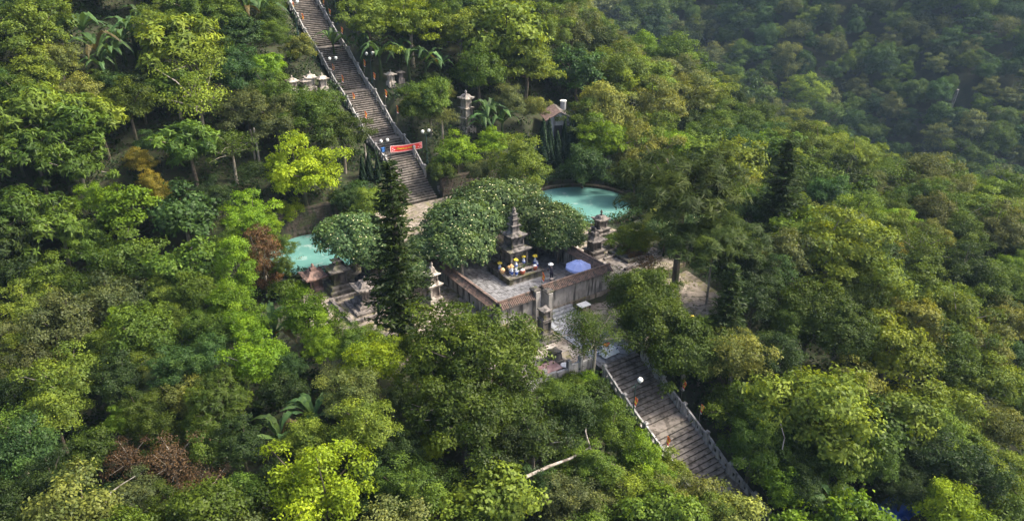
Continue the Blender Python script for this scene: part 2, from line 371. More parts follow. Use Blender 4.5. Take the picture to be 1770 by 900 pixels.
flagstones(-13.9, -6.9, -11.0, -2.1, 1.0, low, M['flag'], TZ + 0.012)
flagstones(-5.8, 3.0, 6.6, 11.5, 1.3, terr, M['flag'], 0.012)
path = tag(sheet('path', [(-14.9, -2.35), (-14.9, 1.5), (-6.75, 1.9), (-6.75, -1.3)], TZ - 0.3, TZ + 0.045, M['court']), kind='structure')
flagstones(-14.7, -6.8, -2.0, 1.7, 0.72, path, M['slab'], TZ + 0.055, 0.0, 'paving_slab')
court = tag(sheet('courtyard_floor', [(-6.0, -5.6), (-6.0, 5.6), (7.0, 5.6), (7.0, -5.6)], -0.3, 0.03, M['dark']), kind='structure')
mb = MB()
for i in range(28):
    for j in range(24):
        s = -5.95 + i * 0.46; t = -5.5 + j * 0.46; mb.box((0, 0, 0), (0.43, 0.43, 0.05))
        c = W(s + .23, t + .23, 0.045 + r2.uniform(-.004, .004)); n0 = len(mb.v) - 8
        R = Matrix.Rotation(RZ, 3, 'Z')
        for k in range(n0, n0 + 8): mb.v[k] = tuple(c + R @ Vector(mb.v[k]))
tag(mb.obj('paver', M['court'], court), kind='stuff')

# ---------------------------------------------------------------- stairs
def stairs(name, label, s0, t, z0, sgn, w, plan, tread, rise):
    root = thing(name, label, 'staircase', W(s0, t, z0), RZ)
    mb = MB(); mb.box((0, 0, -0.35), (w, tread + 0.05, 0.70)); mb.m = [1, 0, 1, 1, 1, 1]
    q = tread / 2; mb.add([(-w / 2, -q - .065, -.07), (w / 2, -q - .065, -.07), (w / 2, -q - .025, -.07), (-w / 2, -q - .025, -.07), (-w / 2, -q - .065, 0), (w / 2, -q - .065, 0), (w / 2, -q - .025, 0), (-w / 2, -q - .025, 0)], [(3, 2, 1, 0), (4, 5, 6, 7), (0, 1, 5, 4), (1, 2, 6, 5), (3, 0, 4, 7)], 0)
    big = mb.mesh('step', [M['step'], M['shaded_riser']]); y = 0; z = 0; prof = []
    for k in plan:
        for i in range(k):
            if sgn > 0: z += rise
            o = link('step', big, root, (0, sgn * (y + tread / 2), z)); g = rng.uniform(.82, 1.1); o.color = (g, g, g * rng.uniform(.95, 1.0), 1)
            prof.append((s0 + sgn * y, z0 + z)); y += tread
            if sgn < 0: z -= rise
        L = 1.25 if sgn > 0 else 1.0
        if sgn < 0: pass
        o = MB().box((0, sgn * (y + L / 2), z - .35 + (0 if sgn > 0 else 0)), (w, L, .70)).obj('landing', M['step'], root); o.color = (1.1, 1.08, 1.05, 1)
        prof.append((s0 + sgn * y, z0 + z)); y += L
        if sgn < 0: z -= rise
    return root, prof
up_st, up_prof = stairs('stone_staircase', 'long grey brown stone staircase climbing the wooded hill behind the courtyard, red banner across it', 22.0, UT, 0.0, 1, 3.7, [21, 5, 22, 22, 26, 24], 0.30, 0.196)
lo_st, lo_prof = stairs('stone_staircase', 'lower worn stone staircase going down from the paved terrace into the trees', -14.9, LT, TZ + 0.03, -1, 3.7, [14, 12, 8], 0.36, 0.185)
def prof_z(prof, s):
    xs = [p[0] for p in prof]; zs = [p[1] for p in prof]
    if xs[0] > xs[-1]: xs, zs = xs[::-1], zs[::-1]
    return float(np.interp(s, xs, zs))
def slot_panel(L, dz, h, th, ns, name, mat):
    """one balustrade panel with upright slots cut through, following the slope (local y along the run)"""
    us = [0]; 
    for i in range(ns):
        a = L * (i + 0.5) / ns; us += [a - L / ns * .2, a + L / ns * .2]
    us.append(L); zs = [0, h * .28, h * .76, h]
    nu, nz = len(us), 4
    solid = {(i, j): not (j == 1 and i % 2 == 1) for i in range(nu - 1) for j in range(3)}
    mb = MB(); vs = []
    for side in (-th / 2, th / 2):
        for u in us:
            for z in zs: vs.append((side, u, z + dz * u / L))
    idx = lambda sd, i, j: sd * nu * nz + i * nz + j; fs = []
    for (i, j), ok in solid.items():
        if not ok: continue
        fs.append((idx(0, i, j), idx(0, i, j + 1), idx(0, i + 1, j + 1), idx(0, i + 1, j))); fs.append((idx(1, i, j), idx(1, i + 1, j), idx(1, i + 1, j + 1), idx(1, i, j + 1)))
        for (di, dj, a, b) in ((-1, 0, (i, j), (i, j + 1)), (1, 0, (i + 1, j + 1), (i + 1, j)), (0, -1, (i + 1, j), (i, j)), (0, 1, (i, j + 1), (i + 1, j + 1))):
            if not solid.get((i + di, j + dj), False): fs.append((idx(0, *b), idx(0, *a), idx(1, *a), idx(1, *b)))
    mb.add(vs, fs); return mb.mesh(name, mat)
def balustrade(label, prof, t, s0, s1, seg, h, ns):
    root = thing('stone_balustrade', label, 'balustrade', W(s0, t, prof_z(prof, s0)), RZ)
    pm = MB().box((0, 0, h * .5 - .2), (.26, .26, h + .62)).lathe([(.13, h + .11), (.17, h + .16), (.16, h + .24), (.06, h + .33)], 4, (0, 0, 0), 0, 0, True).mesh('post', M['rail'])
    n = int(round(abs(s1 - s0) / seg)); d = (s1 - s0) / n; z0 = prof_z(prof, s0)
    for i in range(n + 1):
        s = s0 + d * i; z = prof_z(prof, s) - z0; link('post', pm, root, (0, s - s0, z))
        if i < n:
            za = prof_z(prof, s); zb = prof_z(prof, s + d); lo, hi = (s, s + d) if d > 0 else (s + d, s); zlo = prof_z(prof, lo); zhi = prof_z(prof, hi)
            me = slot_panel(hi - lo - .262, zhi - zlo, h, .15, ns, 'panel', M['rail']); link('panel', me, root, (0, lo - s0 + .131, zlo - z0 + .02))
    return root
balustrade('grey stone balustrade on the downhill pond side of the upper staircase beside the pale shrines', up_prof, UT - 2.0, 24.5, 62, 2.5, .78, 4)
balustrade('grey stone balustrade on the house side of the upper staircase, from banner upward', up_prof, UT + 2.0, 25, 62.5, 2.5, .78, 4)
balustrade('lower stair balustrade on the dead trunk side, partly overgrown with leaves', lo_prof, LT - 1.95, -15.6, -29.9, 2.4, .72, 4)
balustrade('lower stair balustrade with open slots standing against dark foliage', lo_prof, LT + 1.95, -15.6, -30, 2.4, .85, 4)

# ---------------------------------------------------------------- walls of the tower courtyard
def tiled_wall(label, s0, t0, s1, t1, h, th=.34, roof=1.2, gate=None):
    a, b = W(s0, t0), W(s1, t1); L = (b - a).length; ang = math.atan2(b.y - a.y, b.x - a.x)
    root = thing('tiled_wall', label, 'wall', a, ang)
    body = MB()
    body.box((L / 2, 0, h / 2 - .5), (L, th, h + 1.0)); body.obj('plaster_wall', M['plaster'], root)
    MB().box((L / 2, 0, h + .05), (L + .06, th + .16, .10)).obj('cornice', M['plaster'], root)
    ti = MB(); n = int(L / .17); hw = roof / 2; rise = .44
    for sd in (-1, 1):
        rows = 4
        for k in range(n):
            x = (k + .5) * L / n
            for r in range(rows):
                y0 = hw * (1 - r / rows); y1 = hw * (1 - (r + 1.12) / rows); z0 = h + .12 + rise * r / rows; z1 = h + .12 + rise * (r + 1.12) / rows; w = L / n * .46
                j = rng.uniform(-.012, .012)
                ti.add([(x - w, sd * y0, z0), (x, sd * y0, z0 + .075 + j), (x + w, sd * y0, z0), (x - w, sd * y1, z1 - .02), (x, sd * y1, z1 + .05 + j), (x + w, sd * y1, z1 - .02)],
                       [(0, 1, 4, 3), (1, 2, 5, 4), (0, 2, 1)] if sd < 0 else [(1, 0, 3, 4), (2, 1, 4, 5), (0, 1, 2)])
    tag(ti.obj('roof_tile', M['tile'], root), kind='stuff')
    MB().box((L / 2, 0, h + .57), (L + .1, .17, .16)).obj('ridge', M['tile'], root)
    mb = MB(); mb.add([(0, -hw, h + .1), (0, hw, h + .1), (0, 0, h + .54), (L, -hw, h + .1), (L, hw, h + .1), (L, 0, h + .54)], [(0, 2, 1), (3, 4, 5), (0, 3, 5, 2), (1, 2, 5, 4), (0, 1, 4, 3)])
    mb.obj('roof_core', M['dark'], root)
    return root
tiled_wall('tall front courtyard wall with brown tiled coping running past the blue umbrella', -6.3, -1.55, -6.3, 5.85, 1.8)
tiled_wall('lower front courtyard wall section with tiled coping beside the round olive tree', -6.25, -5.9, -6.25, -2.6, 1.5)
gs = thing('gate_steps', 'short flight of stone steps down from the courtyard gate to the path', 'steps', W(-6.65, .1, 0), RZ)
for i in range(3): MB().box((0, -.15 - i * .3, -.2 - i * .2), (2.4, .3, .3)).obj('step', M['slab'], gs)
tiled_wall('side courtyard wall with tiled coping between umbrella and the twin stupas', -5.95, 5.75, 7.0, 5.75, 1.5)
tiled_wall('side courtyard wall with tiled coping below the pale stupa and flowering trees', -5.9, -5.8, 7.0, -5.8, 1.3)
def gate_pillar(label, s, t, h):
    root = thing('gate_pillar', label, 'pillar', W(s, t, 0), RZ)
    MB().box((0, 0, h / 2 - .45), (.42, .9, h + .9)).obj('shaft', M['plaster'], root)
    MB().eave([(.34, h, 0), (.36, h + .1, 0.02), (.2, h + .26, 0)]).obj('cap', M['stupa_dark'], root)
gate_pillar('stained plaster gate pillar where the low tiled front wall ends', -6.35, -2.3, 2.2)
gate_pillar('stained plaster gate pillar at the end of the tall front wall', -6.85, -1.35, 2.0)

# old retaining walls and terrace wall
def rough_wall(name, label, s0, t0, s1, t1, z, h, mat, th=.5, d=.62, piece='stone'):
    a, b = W(s0, t0), W(s1, t1); L = (b - a).length; ang = math.atan2(b.y - a.y, b.x - a.x)
    root = thing(name, label, 'wall', Vector((a.x, a.y, z)), ang)
    MB().box((L / 2, 0, h / 2 - .3), (L, th, h + .6)).obj('core', mat, root)
    MB().box((L / 2, 0, h + .06), (L + .05, th + .12, .14)).obj('coping', mat, root)
    return root
def stone_wall(label, s0, t0, s1, t1, z, h):
    root = rough_wall('retaining_wall', label, s0, t0, s1, t1, z, h, M['mosswall'])
    a, b = W(s0, t0), W(s1, t1); L = (b - a).length; mb = MB()
    rows = int(h / .3)
    for r in range(rows):
        x = 0.1
        while x < L - .3:
            w = rng.uniform(.28, .6); mb.box((x + w / 2, -.25, .15 + r * .3), (w - .04, rng.uniform(.08, .2), .26)); x += w
    tag(mb.obj('stone', M['mosswall'], root), kind='stuff')
stone_wall('dark mossy retaining wall behind the bright yellow green tree', 22.3, -20, 22.3, -.6, 0, 2.0)
stone_wall('dark mossy retaining wall beside the stone bench at the foot of upper stairs', 22.3, 4.6, 22.3, 13, 0, 2.0)
# front parapet of the lower terrace: post and worn panels
fp = thing('terrace_parapet', 'low broken concrete parapet at the terrace edge below the pink slab', 'parapet', W(-14.35, -7.2, TZ), RZ)
for i in range(4):
    w = 1.06; h = (.75, .62, .8, .7)[i]
    MB().box((.1 + i * 1.12 + w / 2, 0, h / 2 - .6), (w, .22, h + 1.2)).obj('panel', M['rail'], fp)
    if i in (0, 2, 3): MB().box((i * 1.12 + .05, -.02, .2), (.24, .34, 2.2)).obj('post', M['rail'], fp)
fp2 = thing('terrace_parapet', 'low concrete parapet half hidden under the round olive tree', 'parapet', W(-14.35, -12.4, TZ), RZ)
for i in range(4): MB().box((.1 + i * 1.25 + .6, 0, -.3), (1.2, .22, 1.9)).obj('panel', M['rail'], fp2)

# ---------------------------------------------------------------- towers and stupas
def stupa(name, label, s, t, z, spec, mat, rz=0, cat='stupa', group=None, scale=1.0, xy=None, mats=None):
    root = thing(name, label, cat, (xy[0], xy[1], z) if xy else W(s, t, z), RZ + rz, group); zz = 0; k = scale; mats = mats or {}
    for e in spec:
        kd, hw, h = e[0], e[1] * k, e[2] * k; m = mats.get(kd, mat)
        if kd == 'base':
            MB().lathe([(hw, zz - (.3 if zz == 0 else 0)), (hw, zz + h * .8), (hw * .94, zz + h)], 4, (0, 0, 0), 0, 0, True).obj('base', m, root)
        elif kd == 'body': inset_box('storey', hw, zz, h, m, root)
        elif kd == 'block': MB().lathe([(hw, zz), (hw * .9, zz + h)], 4, (0, 0, 0), 0, 0, True).obj('storey', m, root)
        elif kd == 'roof':
            MB().eave([(hw * .72, zz, 0), (hw, zz + h * .12, h * .16), (hw * 1.02, zz + h * .28, h * .26), (hw * .72, zz + h * .55, 0), (hw * .42, zz + h, 0)]).obj('roof', m, root)
        elif kd == 'slab':
            MB().eave([(hw * .8, zz, 0), (hw, zz + h * .4, h * .15), (hw, zz + h * .8, h * .3), (hw * .6, zz + h, 0)]).obj('slab', m, root)
        elif kd == 'finial':
            MB().lathe([(hw * .7, zz), (hw, zz + h * .15), (hw * .5, zz + h * .3), (hw * .95, zz + h * .52), (hw * .75, zz + h * .72), (hw * .12, zz + h)], 8).obj('finial', m, root)
        zz += h
    return root
tower = stupa('stone_tower', 'tall dark tiered stone tower rising behind the yellow flowers in the courtyard', .9, .45, .72,
      [('base', 1.15, .22), ('slab', 1.2, .14), ('body', .94, 1.35), ('slab', 1.04, .16), ('roof', 1.14, .34), ('body', .68, .78), ('slab', .76, .14), ('roof', .86, .5), ('block', .38, .46), ('slab', .46, .16), ('block', .31, .44), ('slab', .38, .15), ('block', .25, .34), ('slab', .30, .12), ('finial', .21, .66)], M['tower'], cat='tower')
alt = thing('altar_platform', 'raised stone altar platform under the tower crowded with vases and flowers', 'altar', W(.65, .45, 0), RZ)
MB().lathe([(1.95, -.05), (1.95, .12), (1.85, .14), (1.85, .6), (1.95, .62), (1.95, .72)], 4, (0, 0, 0), 0, 0, True).obj('plinth', M['tower'], alt)
MB().lathe([(2.5, 0.03), (2.5, .1)], 4, (0, 0, 0), 0, 0, True).obj('kerb', M['court'], alt)
AZ = .72
def altar_pos(u, v, z=AZ): return W(.65 + v, .45 + u, z)      # u along tread, v up axis
def vase(label, u, v, flower, h=.62, z=AZ, fr=.21):
    root = thing('flower_vase', label, 'vase', altar_pos(u, v, z), 0, 'vases on the altar')
    MB().lathe([(.09, 0), (.13, h * .1), (.17, h * .45), (.12, h * .75), (.075, h * .88), (.12, h)], 10).obj('vase_body', M['porcelain'], root)
    MB().lathe([(.15, h * .3), (.185, h * .42), (.172, h * .55)], 10).obj('painted_band', M['cobalt'], root)
    r3 = random.Random(int(u * 100 + v * 999)); bm = MB()
    for i in range(26):
        d = Vector((r3.gauss(0, 1), r3.gauss(0, 1), abs(r3.gauss(0, .8)))).normalized() * fr * r3.uniform(.55, 1)
        bm.lathe([(.02, 0), (.075, .03), (.05, .07)], 6, (d.x, d.y, h + d.z * .8 + .08))
    tag(bm.obj('blossom', flower, root), kind='stuff')
    MB().tube([(0, 0, h * .9), (0, 0, h + .15)], [.05, .09], 6).obj('stem', M['leaf'], root).color = (.05, .12, .03, 1)
vase('blue white vase with yellow flowers on the far left corner of the altar', -1.6, .2, M['yellow'], .6)
vase('vase with yellow flowers before the left column of the tower', -.45, -.75, M['yellow'], .7, 1.0)
vase('vase with yellow flowers before the right column of the tower', .55, -.55, M['yellow'], .7, 1.0)
vase('tall vase with orange yellow flowers at the umbrella side of the altar', 1.6, -.9, M['yellow'], .9)
vase('vase with peach coloured round bouquet on the altar', -1.2, -1.0, M['peach'], .6, AZ, .3)
for (u, v, lab) in ((-.95, -1.55, 'tall blue and white porcelain jar at the front corner of the altar'), (-1.25, -1.3, 'shorter blue and white porcelain jar behind the front corner of the altar'), (1.55, -1.3, 'blue and white porcelain jar near the person at the altar')):
    r = thing('porcelain_jar', lab, 'jar', altar_pos(u, v, AZ), 0, 'porcelain jars on the altar')
    MB().lathe([(.08, 0), (.12, .1), (.13, .45), (.08, .6), (.1, .7)], 10).obj('jar_body', M['porcelain'], r)
    MB().lathe([(.125, .16), (.142, .3), (.136, .4)], 10).obj('painted_band', M['cobalt'], r)
for (u, v, lab) in ((-.3, -1.6, 'reddish clay pot in front of the stone offering table'), (1.15, -1.5, 'reddish clay pot at the end of the offering table'), (-1.7, -.4, 'orange round fruit pot at the side of the altar')):
    r = thing('clay_pot', lab, 'pot', altar_pos(u, v, AZ), 0, 'clay pots on the altar')
    MB().lathe([(.16, 0), (.24, .2), (.25, .38), (.2, .42)], 10).obj('pot_body', M['terracotta'] if u > -1 else M['peach'], r)
    MB().lathe([(.16, .4), (.2, .44), (.1, .52), (.02, .55)], 8).obj('offering', M['white'] if u > -1 else M['peach'], r)
tb = thing('offering_table', 'low stone offering table between the two clay pots on the altar', 'table', altar_pos(.42, -1.45), RZ)
MB().box((0, 0, .38), (1.0, .4, .08)).obj('table_top', M['stupa'], tb)
for sx in (-.4, .4): MB().box((sx, 0, .17), (.12, .34, .34)).obj('leg', M['stupa'], tb)
def potplant(label, u, v):
    r = thing('potted_plant', label, 'potted plant', altar_pos(u, v), 0, 'potted plants on the altar')
    MB().lathe([(.1, 0), (.15, .25)], 8).obj('pot', M['porcelain'], r)
    mb = MB(); q = random.Random(int(u * 77 + v * 13))
    for i in range(12):
        a = q.uniform(0, 6.28); e = q.uniform(.15, .35); h = q.uniform(.45, .8); w = .05
        mb.add([(0, 0, .24), (math.cos(a) * e * .5 - math.sin(a) * w, math.sin(a) * e * .5 + math.cos(a) * w, h * .7), (math.cos(a) * e, math.sin(a) * e, h), (math.cos(a) * e * .5 + math.sin(a) * w, math.sin(a) * e * .5 - math.cos(a) * w, h * .72)], [(0, 1, 2, 3)])
    o = mb.obj('leaves', M['leaf'], r); o.color = (.16, .24, .06, 1)
potplant('leafy potted plant behind the left clay pot on the altar', -.55, -1.2); potplant('leafy potted plant at the middle of the altar', .2, -1.05); potplant('leafy potted plant at the umbrella end of the altar', .9, -1.0)
inc = thing('stone_pedestal', 'slim pale stone pedestal standing before the altar near the gate', 'pedestal', W(-4.3, 1.0, 0.07), RZ)
MB().lathe([(.22, 0), (.22, .14), (.12, .2)], 4, (0, 0, 0), 0, 0, True).obj('base', M['stupa'], inc); MB().lathe([(.09, .2), (.09, 1.25)], 8).obj('shaft', M['stupa'], inc); MB().lathe([(.16, 1.25), (.18, 1.38)], 4, (0, 0, 0), 0, 0, True).obj('top', M['stupa'], inc)

S3 = [('base', 1.0, .5), ('base', .8, .35), ('body', .55, .8), ('roof', .85, .5), ('body', .42, .6), ('roof', .7, .6), ('finial', .18, .7)]
stupa('stone_stupa', 'two storey weathered stupa beside the turquoise round pond', 2.6, 12.4, 0, [('base', 1.2, .3), ('base', .98, .28), ('slab', 1.08, .25), ('base', .76, .22), ('slab', .84, .2), ('body', .5, .8), ('slab', .6, .1), ('roof', .76, .6), ('finial', .15, .7)], M['stupa'], group='stupas in the tower garden', scale=.9)
stupa('stone_stupa', 'slender weathered stupa in front of the pond side one, close to the courtyard wall', -.6, 8.9, 0, [('base', .85, .35), ('base', .7, .3), ('slab', .8, .2), ('body', .5, .9), ('roof', .85, .5), ('block', .32, .35), ('finial', .16, .5)], M['stupa'], group='stupas in the tower garden')
stupa('stone_stupa', 'pale small three tier stupa between the dark conifer and the olive tree', .4, -8.4, 0, [('base', .62, .5), ('body', .46, 1.0), ('slab', .6, .12), ('roof', .66, .3), ('body', .36, .65), ('roof', .54, .32), ('block', .2, .35), ('finial', .13, .55)], M['stupa_pale'], .05, group='stupas in the tower garden')
stupa('stone_stupa', 'brown roofed stupa nearest to the hidden pond corner', 8.2, -16.2, 0, [('base', .7, .3), ('body', .55, .9), ('roof', .98, .72), ('block', .28, .28), ('finial', .15, .4)], M['stupa_brown'], group='stupas in the tower garden')
stupa('stone_stupa', 'dark stupa with upturned eaves standing before the smaller pond', 7.0, -14.4, 0, [('base', 1.2, .4), ('base', 1.0, .35), ('body', .62, 1.15), ('roof', .9, .6), ('block', .3, .3), ('roof', .42, .26), ('finial', .14, .35)], M['stupa_dark'], group='stupas in the tower garden')
stupa('stone_stupa', 'dark mossy stupa in the shade under the flowering trees', 6.6, -11.3, 0, [('base', 1.2, .45), ('base', .95, .3), ('body', .7, 1.0), ('roof', 1.0, .7), ('finial', .2, .6)], M['stupa_dark'], .1, group='stupas in the tower garden')
stupa('stone_stupa', 'grey stupa on a wide square kerbed plinth in the left garden', 2.8, -13.6, 0, [('base', 1.5, .25), ('base', 1.05, .3), ('base', .8, .25), ('body', .58, .85), ('roof', .95, .75), ('finial', .15, .5)], M['stupa'], group='stupas in the tower garden')
kb = thing('plinth_kerb', 'low square stone kerb around the grey stupa plinth', 'kerb', W(2.8, -13.6, 0), RZ)
for (x, y, sx, sy) in ((0, -2.3, 4.9, .3), (0, 2.3, 4.9, .3), (-2.3, 0, .3, 4.296), (2.3, 0, .3, 4.296)): MB().box((x, y, .12), (sx, sy, .34)).obj('kerbstone', M['stupa'], kb)
stupa('stone_stupa', 'slim pillar like stone stupa next to the gate path', -9.2, -3.4, TZ + .04, [('base', .95, .18), ('base', .62, .3), ('base', .5, .25), ('body', .4, 1.0), ('slab', .42, .2), ('body', .34, .65), ('slab', .42, .18)], M['tower'], group='stupas in the tower garden')
stupa('stone_stupa', 'broken stump of a stupa on a square slab on the flagstones', -12.6, -4.9, TZ + .04, [('base', 1.0, .16), ('base', .55, .3), ('block', .42, .55), ('slab', .38, .2)], M['tower'], group='stupas in the tower garden')
stupa('stone_tomb', 'low dark stone tomb beyond the tall courtyard wall corner', -2.3, 12.0, 0, [('base', 1.5, .35), ('base', 1.1, .3), ('base', .9, .4), ('slab', 1.0, .25)], M['stupa_dark'], cat='tomb')
for (s, t, ln, lab) in ((-1.8, 10.2, 2.0, 'short stone step below the slender stupa'), (-4.6, 11.0, 3.2, 'dark stone kerb near the low tomb'), (-12.9, -8.2, 3.2, 'narrow stone kerb on the terrace beside the olive tree'), (-8.5, 6.2, 4.0, 'stone kerb along the terrace under the leaning tree')):
    MBo = MB().lathe([(.16, 0), (.16, .18), (.13, .22)], 4, (0, 0, 0), 0, 0, True)
    for i, v in enumerate(MBo.v): MBo.v[i] = (v[0] * ln / .32, v[1], v[2])
    tag(MBo.obj('kerbstone', M['stupa'], None, W(s, t, 0.02 + (TZ if s < -6.6 else 0)), RZ), lab, 'kerb')
# stupas on the hill above
def on_hill(px, py, hc):
    d = ray(px, py)
    for k in range(300, 3000):
        t = k * .1; p = d * t
        if p[2] + CAM_H < gz(p[0], p[1]) + hc: return p[0], p[1], gz(p[0], p[1])
x, y, z = on_hill(806, 196, 2.2)
stupa('stone_stupa', 'tall pale three storey stupa standing among trees above the retaining wall', 0, 0, z, [('base', .85, .5), ('body', .6, 1.05), ('slab', .74, .22), ('body', .54, 1.0), ('slab', .7, .22), ('body', .47, .95), ('roof', .72, .68), ('finial', .18, .5)], M['stupa_pale'], .2, xy=(x, y), group='stupas on the hillside')
SH = [('base', .5, .45), ('body', .36, .8), ('roof', .62, .42), ('finial', .11, .36)]
for (px, py, lab, m, hh) in ((557, 137, 'white shrine closest to the upper stair balustrade, opposite the lamp', 'stupa_pale', 1.4), (536, 134, 'taller white shrine in the middle of the uphill group', 'stupa_pale', 1.6), (527, 142, 'white shrine with dark opening half behind foliage', 'stupa_pale', 1.2), (505, 141, 'pale shrine furthest from the stairs in the uphill group', 'stupa_pale', 1.4), (675, 131, 'weathered small shrine under the banana plants beside the upper stairs', 'stupa_pale', 1.2), (692, 128, 'weathered low shrine further under the banana plants', 'stupa', .9), (503, 158, 'low pale shrine in front of the uphill group', 'stupa_pale', 1.0)):
    x, y, z = on_hill(px, py, hh); stupa('hill_shrine', lab, 0, 0, z, SH, M[m], rng.uniform(-.2, .2), 'shrine', 'small shrines beside the upper stairs', 1.0 + (hh - 1.3) * .5, (x, y))

# ---------------------------------------------------------------- street furniture, flags, banner
def lamp(label, loc, rz, h=3.6, one=False):
    root = thing('street_lamp', label, 'lamp', loc, rz, 'globe lamps along the stairs')
    MB().lathe([(.16, -.3), (.16, .1), (.09, .25), (.1, .6), (.055, .75)], 8).obj('base', M['lampgreen'], root)
    MB().tube([(0, 0, .7), (0, 0, h)], [.05, .038], 8).obj('pole', M['lampgreen'], root)
    MB().tube([(-.42, 0, h - .02), (-.3, 0, h - .18), (0, 0, h - .1), (.3, 0, h - .18), (.42, 0, h - .02)], [.02, .024, .03, .024, .02], 6).obj('arm', M['lampgreen'], root)
    for x in ((.42,) if one else (-.42, .42)):
        prof = [(.06, -.02), (.12, .02)] + [(.2 * math.sin(a), .2 - .2 * math.cos(a)) for a in (.7, 1.2, 1.6, 2.0, 2.4, 2.8)]
        MB().lathe(prof, 12, (x, 0, h)).obj('globe', M['globe'], root)
def plant_at(px, py, hgt, prof=None, tt=None):
    """point on the stair side whose top, hgt above ground, shows at this pixel"""
    d = ray(px, py)
    for k in range(250, 4500):
        p = d * (k * .1); g = gz(p[0], p[1])
        if p[2] + CAM_H < g + hgt: return Vector((p[0], p[1], g))
for (px, py, lab, h, one) in ((508, 4, 'twin globe lamp at the very top of the upper stairs', 3.6, False), (575, 101, 'twin globe lamp beside the white shrines', 3.6, False), (639, 94, 'twin globe lamp among banana plants', 3.6, False), (664, 243, 'twin globe lamp with blue box beside the banner', 3.8, False), (736, 229, 'twin globe lamp behind the free end of the red banner', 3.6, False), (1099, 660, 'single globe lamp with a bare second arm beside the lower stairs', 4.2, True), (1361, 862, 'globe lamp half swallowed by foliage below the lower stairs', 3.2, True), (577, -18, 'tall dark lamp post beside upper stairs with its globes above the frame', 4.2, False)):
    lamp(lab, plant_at(px, py, h + .2), RZ, h, one)
fl = thing('flag_pole', 'x', 'flag', (0, 0, 0), 0)
MB().tube([(0, 0, -.3), (0, 0, 2.0)], [.022, .016], 6).obj('pole', M['bark_pale'], fl)
mb = MB(); vs = []; fs = []
for j in range(7):
    for i in range(4):
        u = i / 3; v = j / 6; vs.append((.02 + u * .25 * (1 - .3 * v) + .03 * math.sin(v * 6), .06 * math.sin(u * 5 + v * 3), 1.98 - v * .85 - u * .2))
for j in range(6):
    for i in range(3): a = j * 4 + i; fs.append((a, a + 1, a + 5, a + 4))
mb.add(vs, fs); mb.obj('flag', M['stripes'], fl)
flag_px = [(505, 4, 'beside the topmost twin globe lamp'), (521, 24, 'just below the topmost lamp at the stair edge'), (557, -2, 'at the top edge of the photo on the far balustrade'), (568, 16, 'on the far balustrade near the tall lamp post'), (589, 47, 'beside the first landing from the top'), (574, 111, 'hanging by the lamp opposite the shrines'), (590, 130, 'one pole below the shrine side lamp'), (628, 103, 'beneath the lamp among banana plants'), (645, 127, 'near the weathered shrine by the banana plants'), (609, 161, 'on the shrine side near the middle landing'), (665, 155, 'on the far side below the middle landing'), (630, 192, 'two poles above the banner on the shrine side'), (685, 183, 'above the banner on the far balustrade'), (1181, 657, 'against dark leaves at the top of the lower balustrade'), (1212, 699, 'against dark leaves beside the lower balustrade'), (1097, 686, 'hanging beside the lower single globe lamp'), (1153, 753, 'at the overgrown edge of the lower stairs'), (1095, 560, 'on the terrace under the leaning tree'), (985, 455, 'next to the blue umbrella in the courtyard'), (937, 470, 'next to the person at the altar')]
for i, (px, py, lab) in enumerate(flag_px):
    p = plant_at(px, py, 2.0); lb = "small striped flag " + lab
    rz = rng.uniform(-.4, .5)
    if i == 0: fl.location = p; fl.rotation_euler = (0, 0, rz); fl['label'] = lb; fl['group'] = 'small striped flags along the stairs'
    else: copy_tree(fl, p, rz, lb, 'small striped flags along the stairs')
# banner hung across the upper stairs
def at_height(px, py, s):
    """point on the vertical plane at axis position s seen at this pixel"""
    d = ray(px, py); k = ((OX + s * av[0]) * av[0] + (OY + s * av[1]) * av[1]) / (d[0] * av[0] + d[1] * av[1]); return Vector((d[0] * k, d[1] * k, d[2] * k + CAM_H))
BS = 27.6
q0 = at_height(675, 264, BS); q1 = at_height(730, 256, BS); BH = .82
bn = thing('banner', 'red cloth banner with yellow lettering stretched across the upper stairs', 'banner', q0, math.atan2(q1.y - q0.y, q1.x - q0.x))
BL = math.hypot(q1.x - q0.x, q1.y - q0.y); bdz = q1.z - q0.z
def bquad(mb, x0, x1, z0, z1, y): 
    n = 8
    for i in range(n):
        a = x0 + (x1 - x0) * i / n; b = x0 + (x1 - x0) * (i + 1) / n; f = lambda x: bdz * x / BL - .10 * math.sin(math.pi * x / BL); w = lambda x: y + .03 * math.sin(x * 3)
        mb.add([(a, w(a), z0 + f(a)), (b, w(b), z0 + f(b)), (b, w(b), z1 + f(b)), (a, w(a), z1 + f(a))], [(0, 1, 2, 3)])
mb = MB(); bquad(mb, 0, BL, 0, BH, 0); mb.obj('cloth', M['banneredge'], bn)
mb = MB(); bquad(mb, .12, BL - .1, .09, BH - .09, -.006); mb.obj('red_field', M['red'], bn)
mb = MB(); r5 = random.Random(5); x = BL * .2
while x < BL * .8:                       # the lettering is too far away to read: script-like strokes
    w = r5.uniform(.07, .13); up = r5.choice((0, 0, .1)); f = bdz * x / BL - .10 * math.sin(math.pi * x / BL)
    mb.tube([(x, -.025 + .03 * math.sin(x * 3), .33 + f), (x + w * .4, -.025 + .03 * math.sin(x * 3), .52 + up + f), (x + w * .9, -.025 + .03 * math.sin(x * 3), .34 + f), (x + w * 1.2, -.025 + .03 * math.sin(x * 3), .44 + f)], [.028] * 4, 4); x += w * 1.35 + (r5.random() < .2) * .1
tag(mb.obj('lettering', M['yellow'], bn), kind='stuff')
mb = MB()
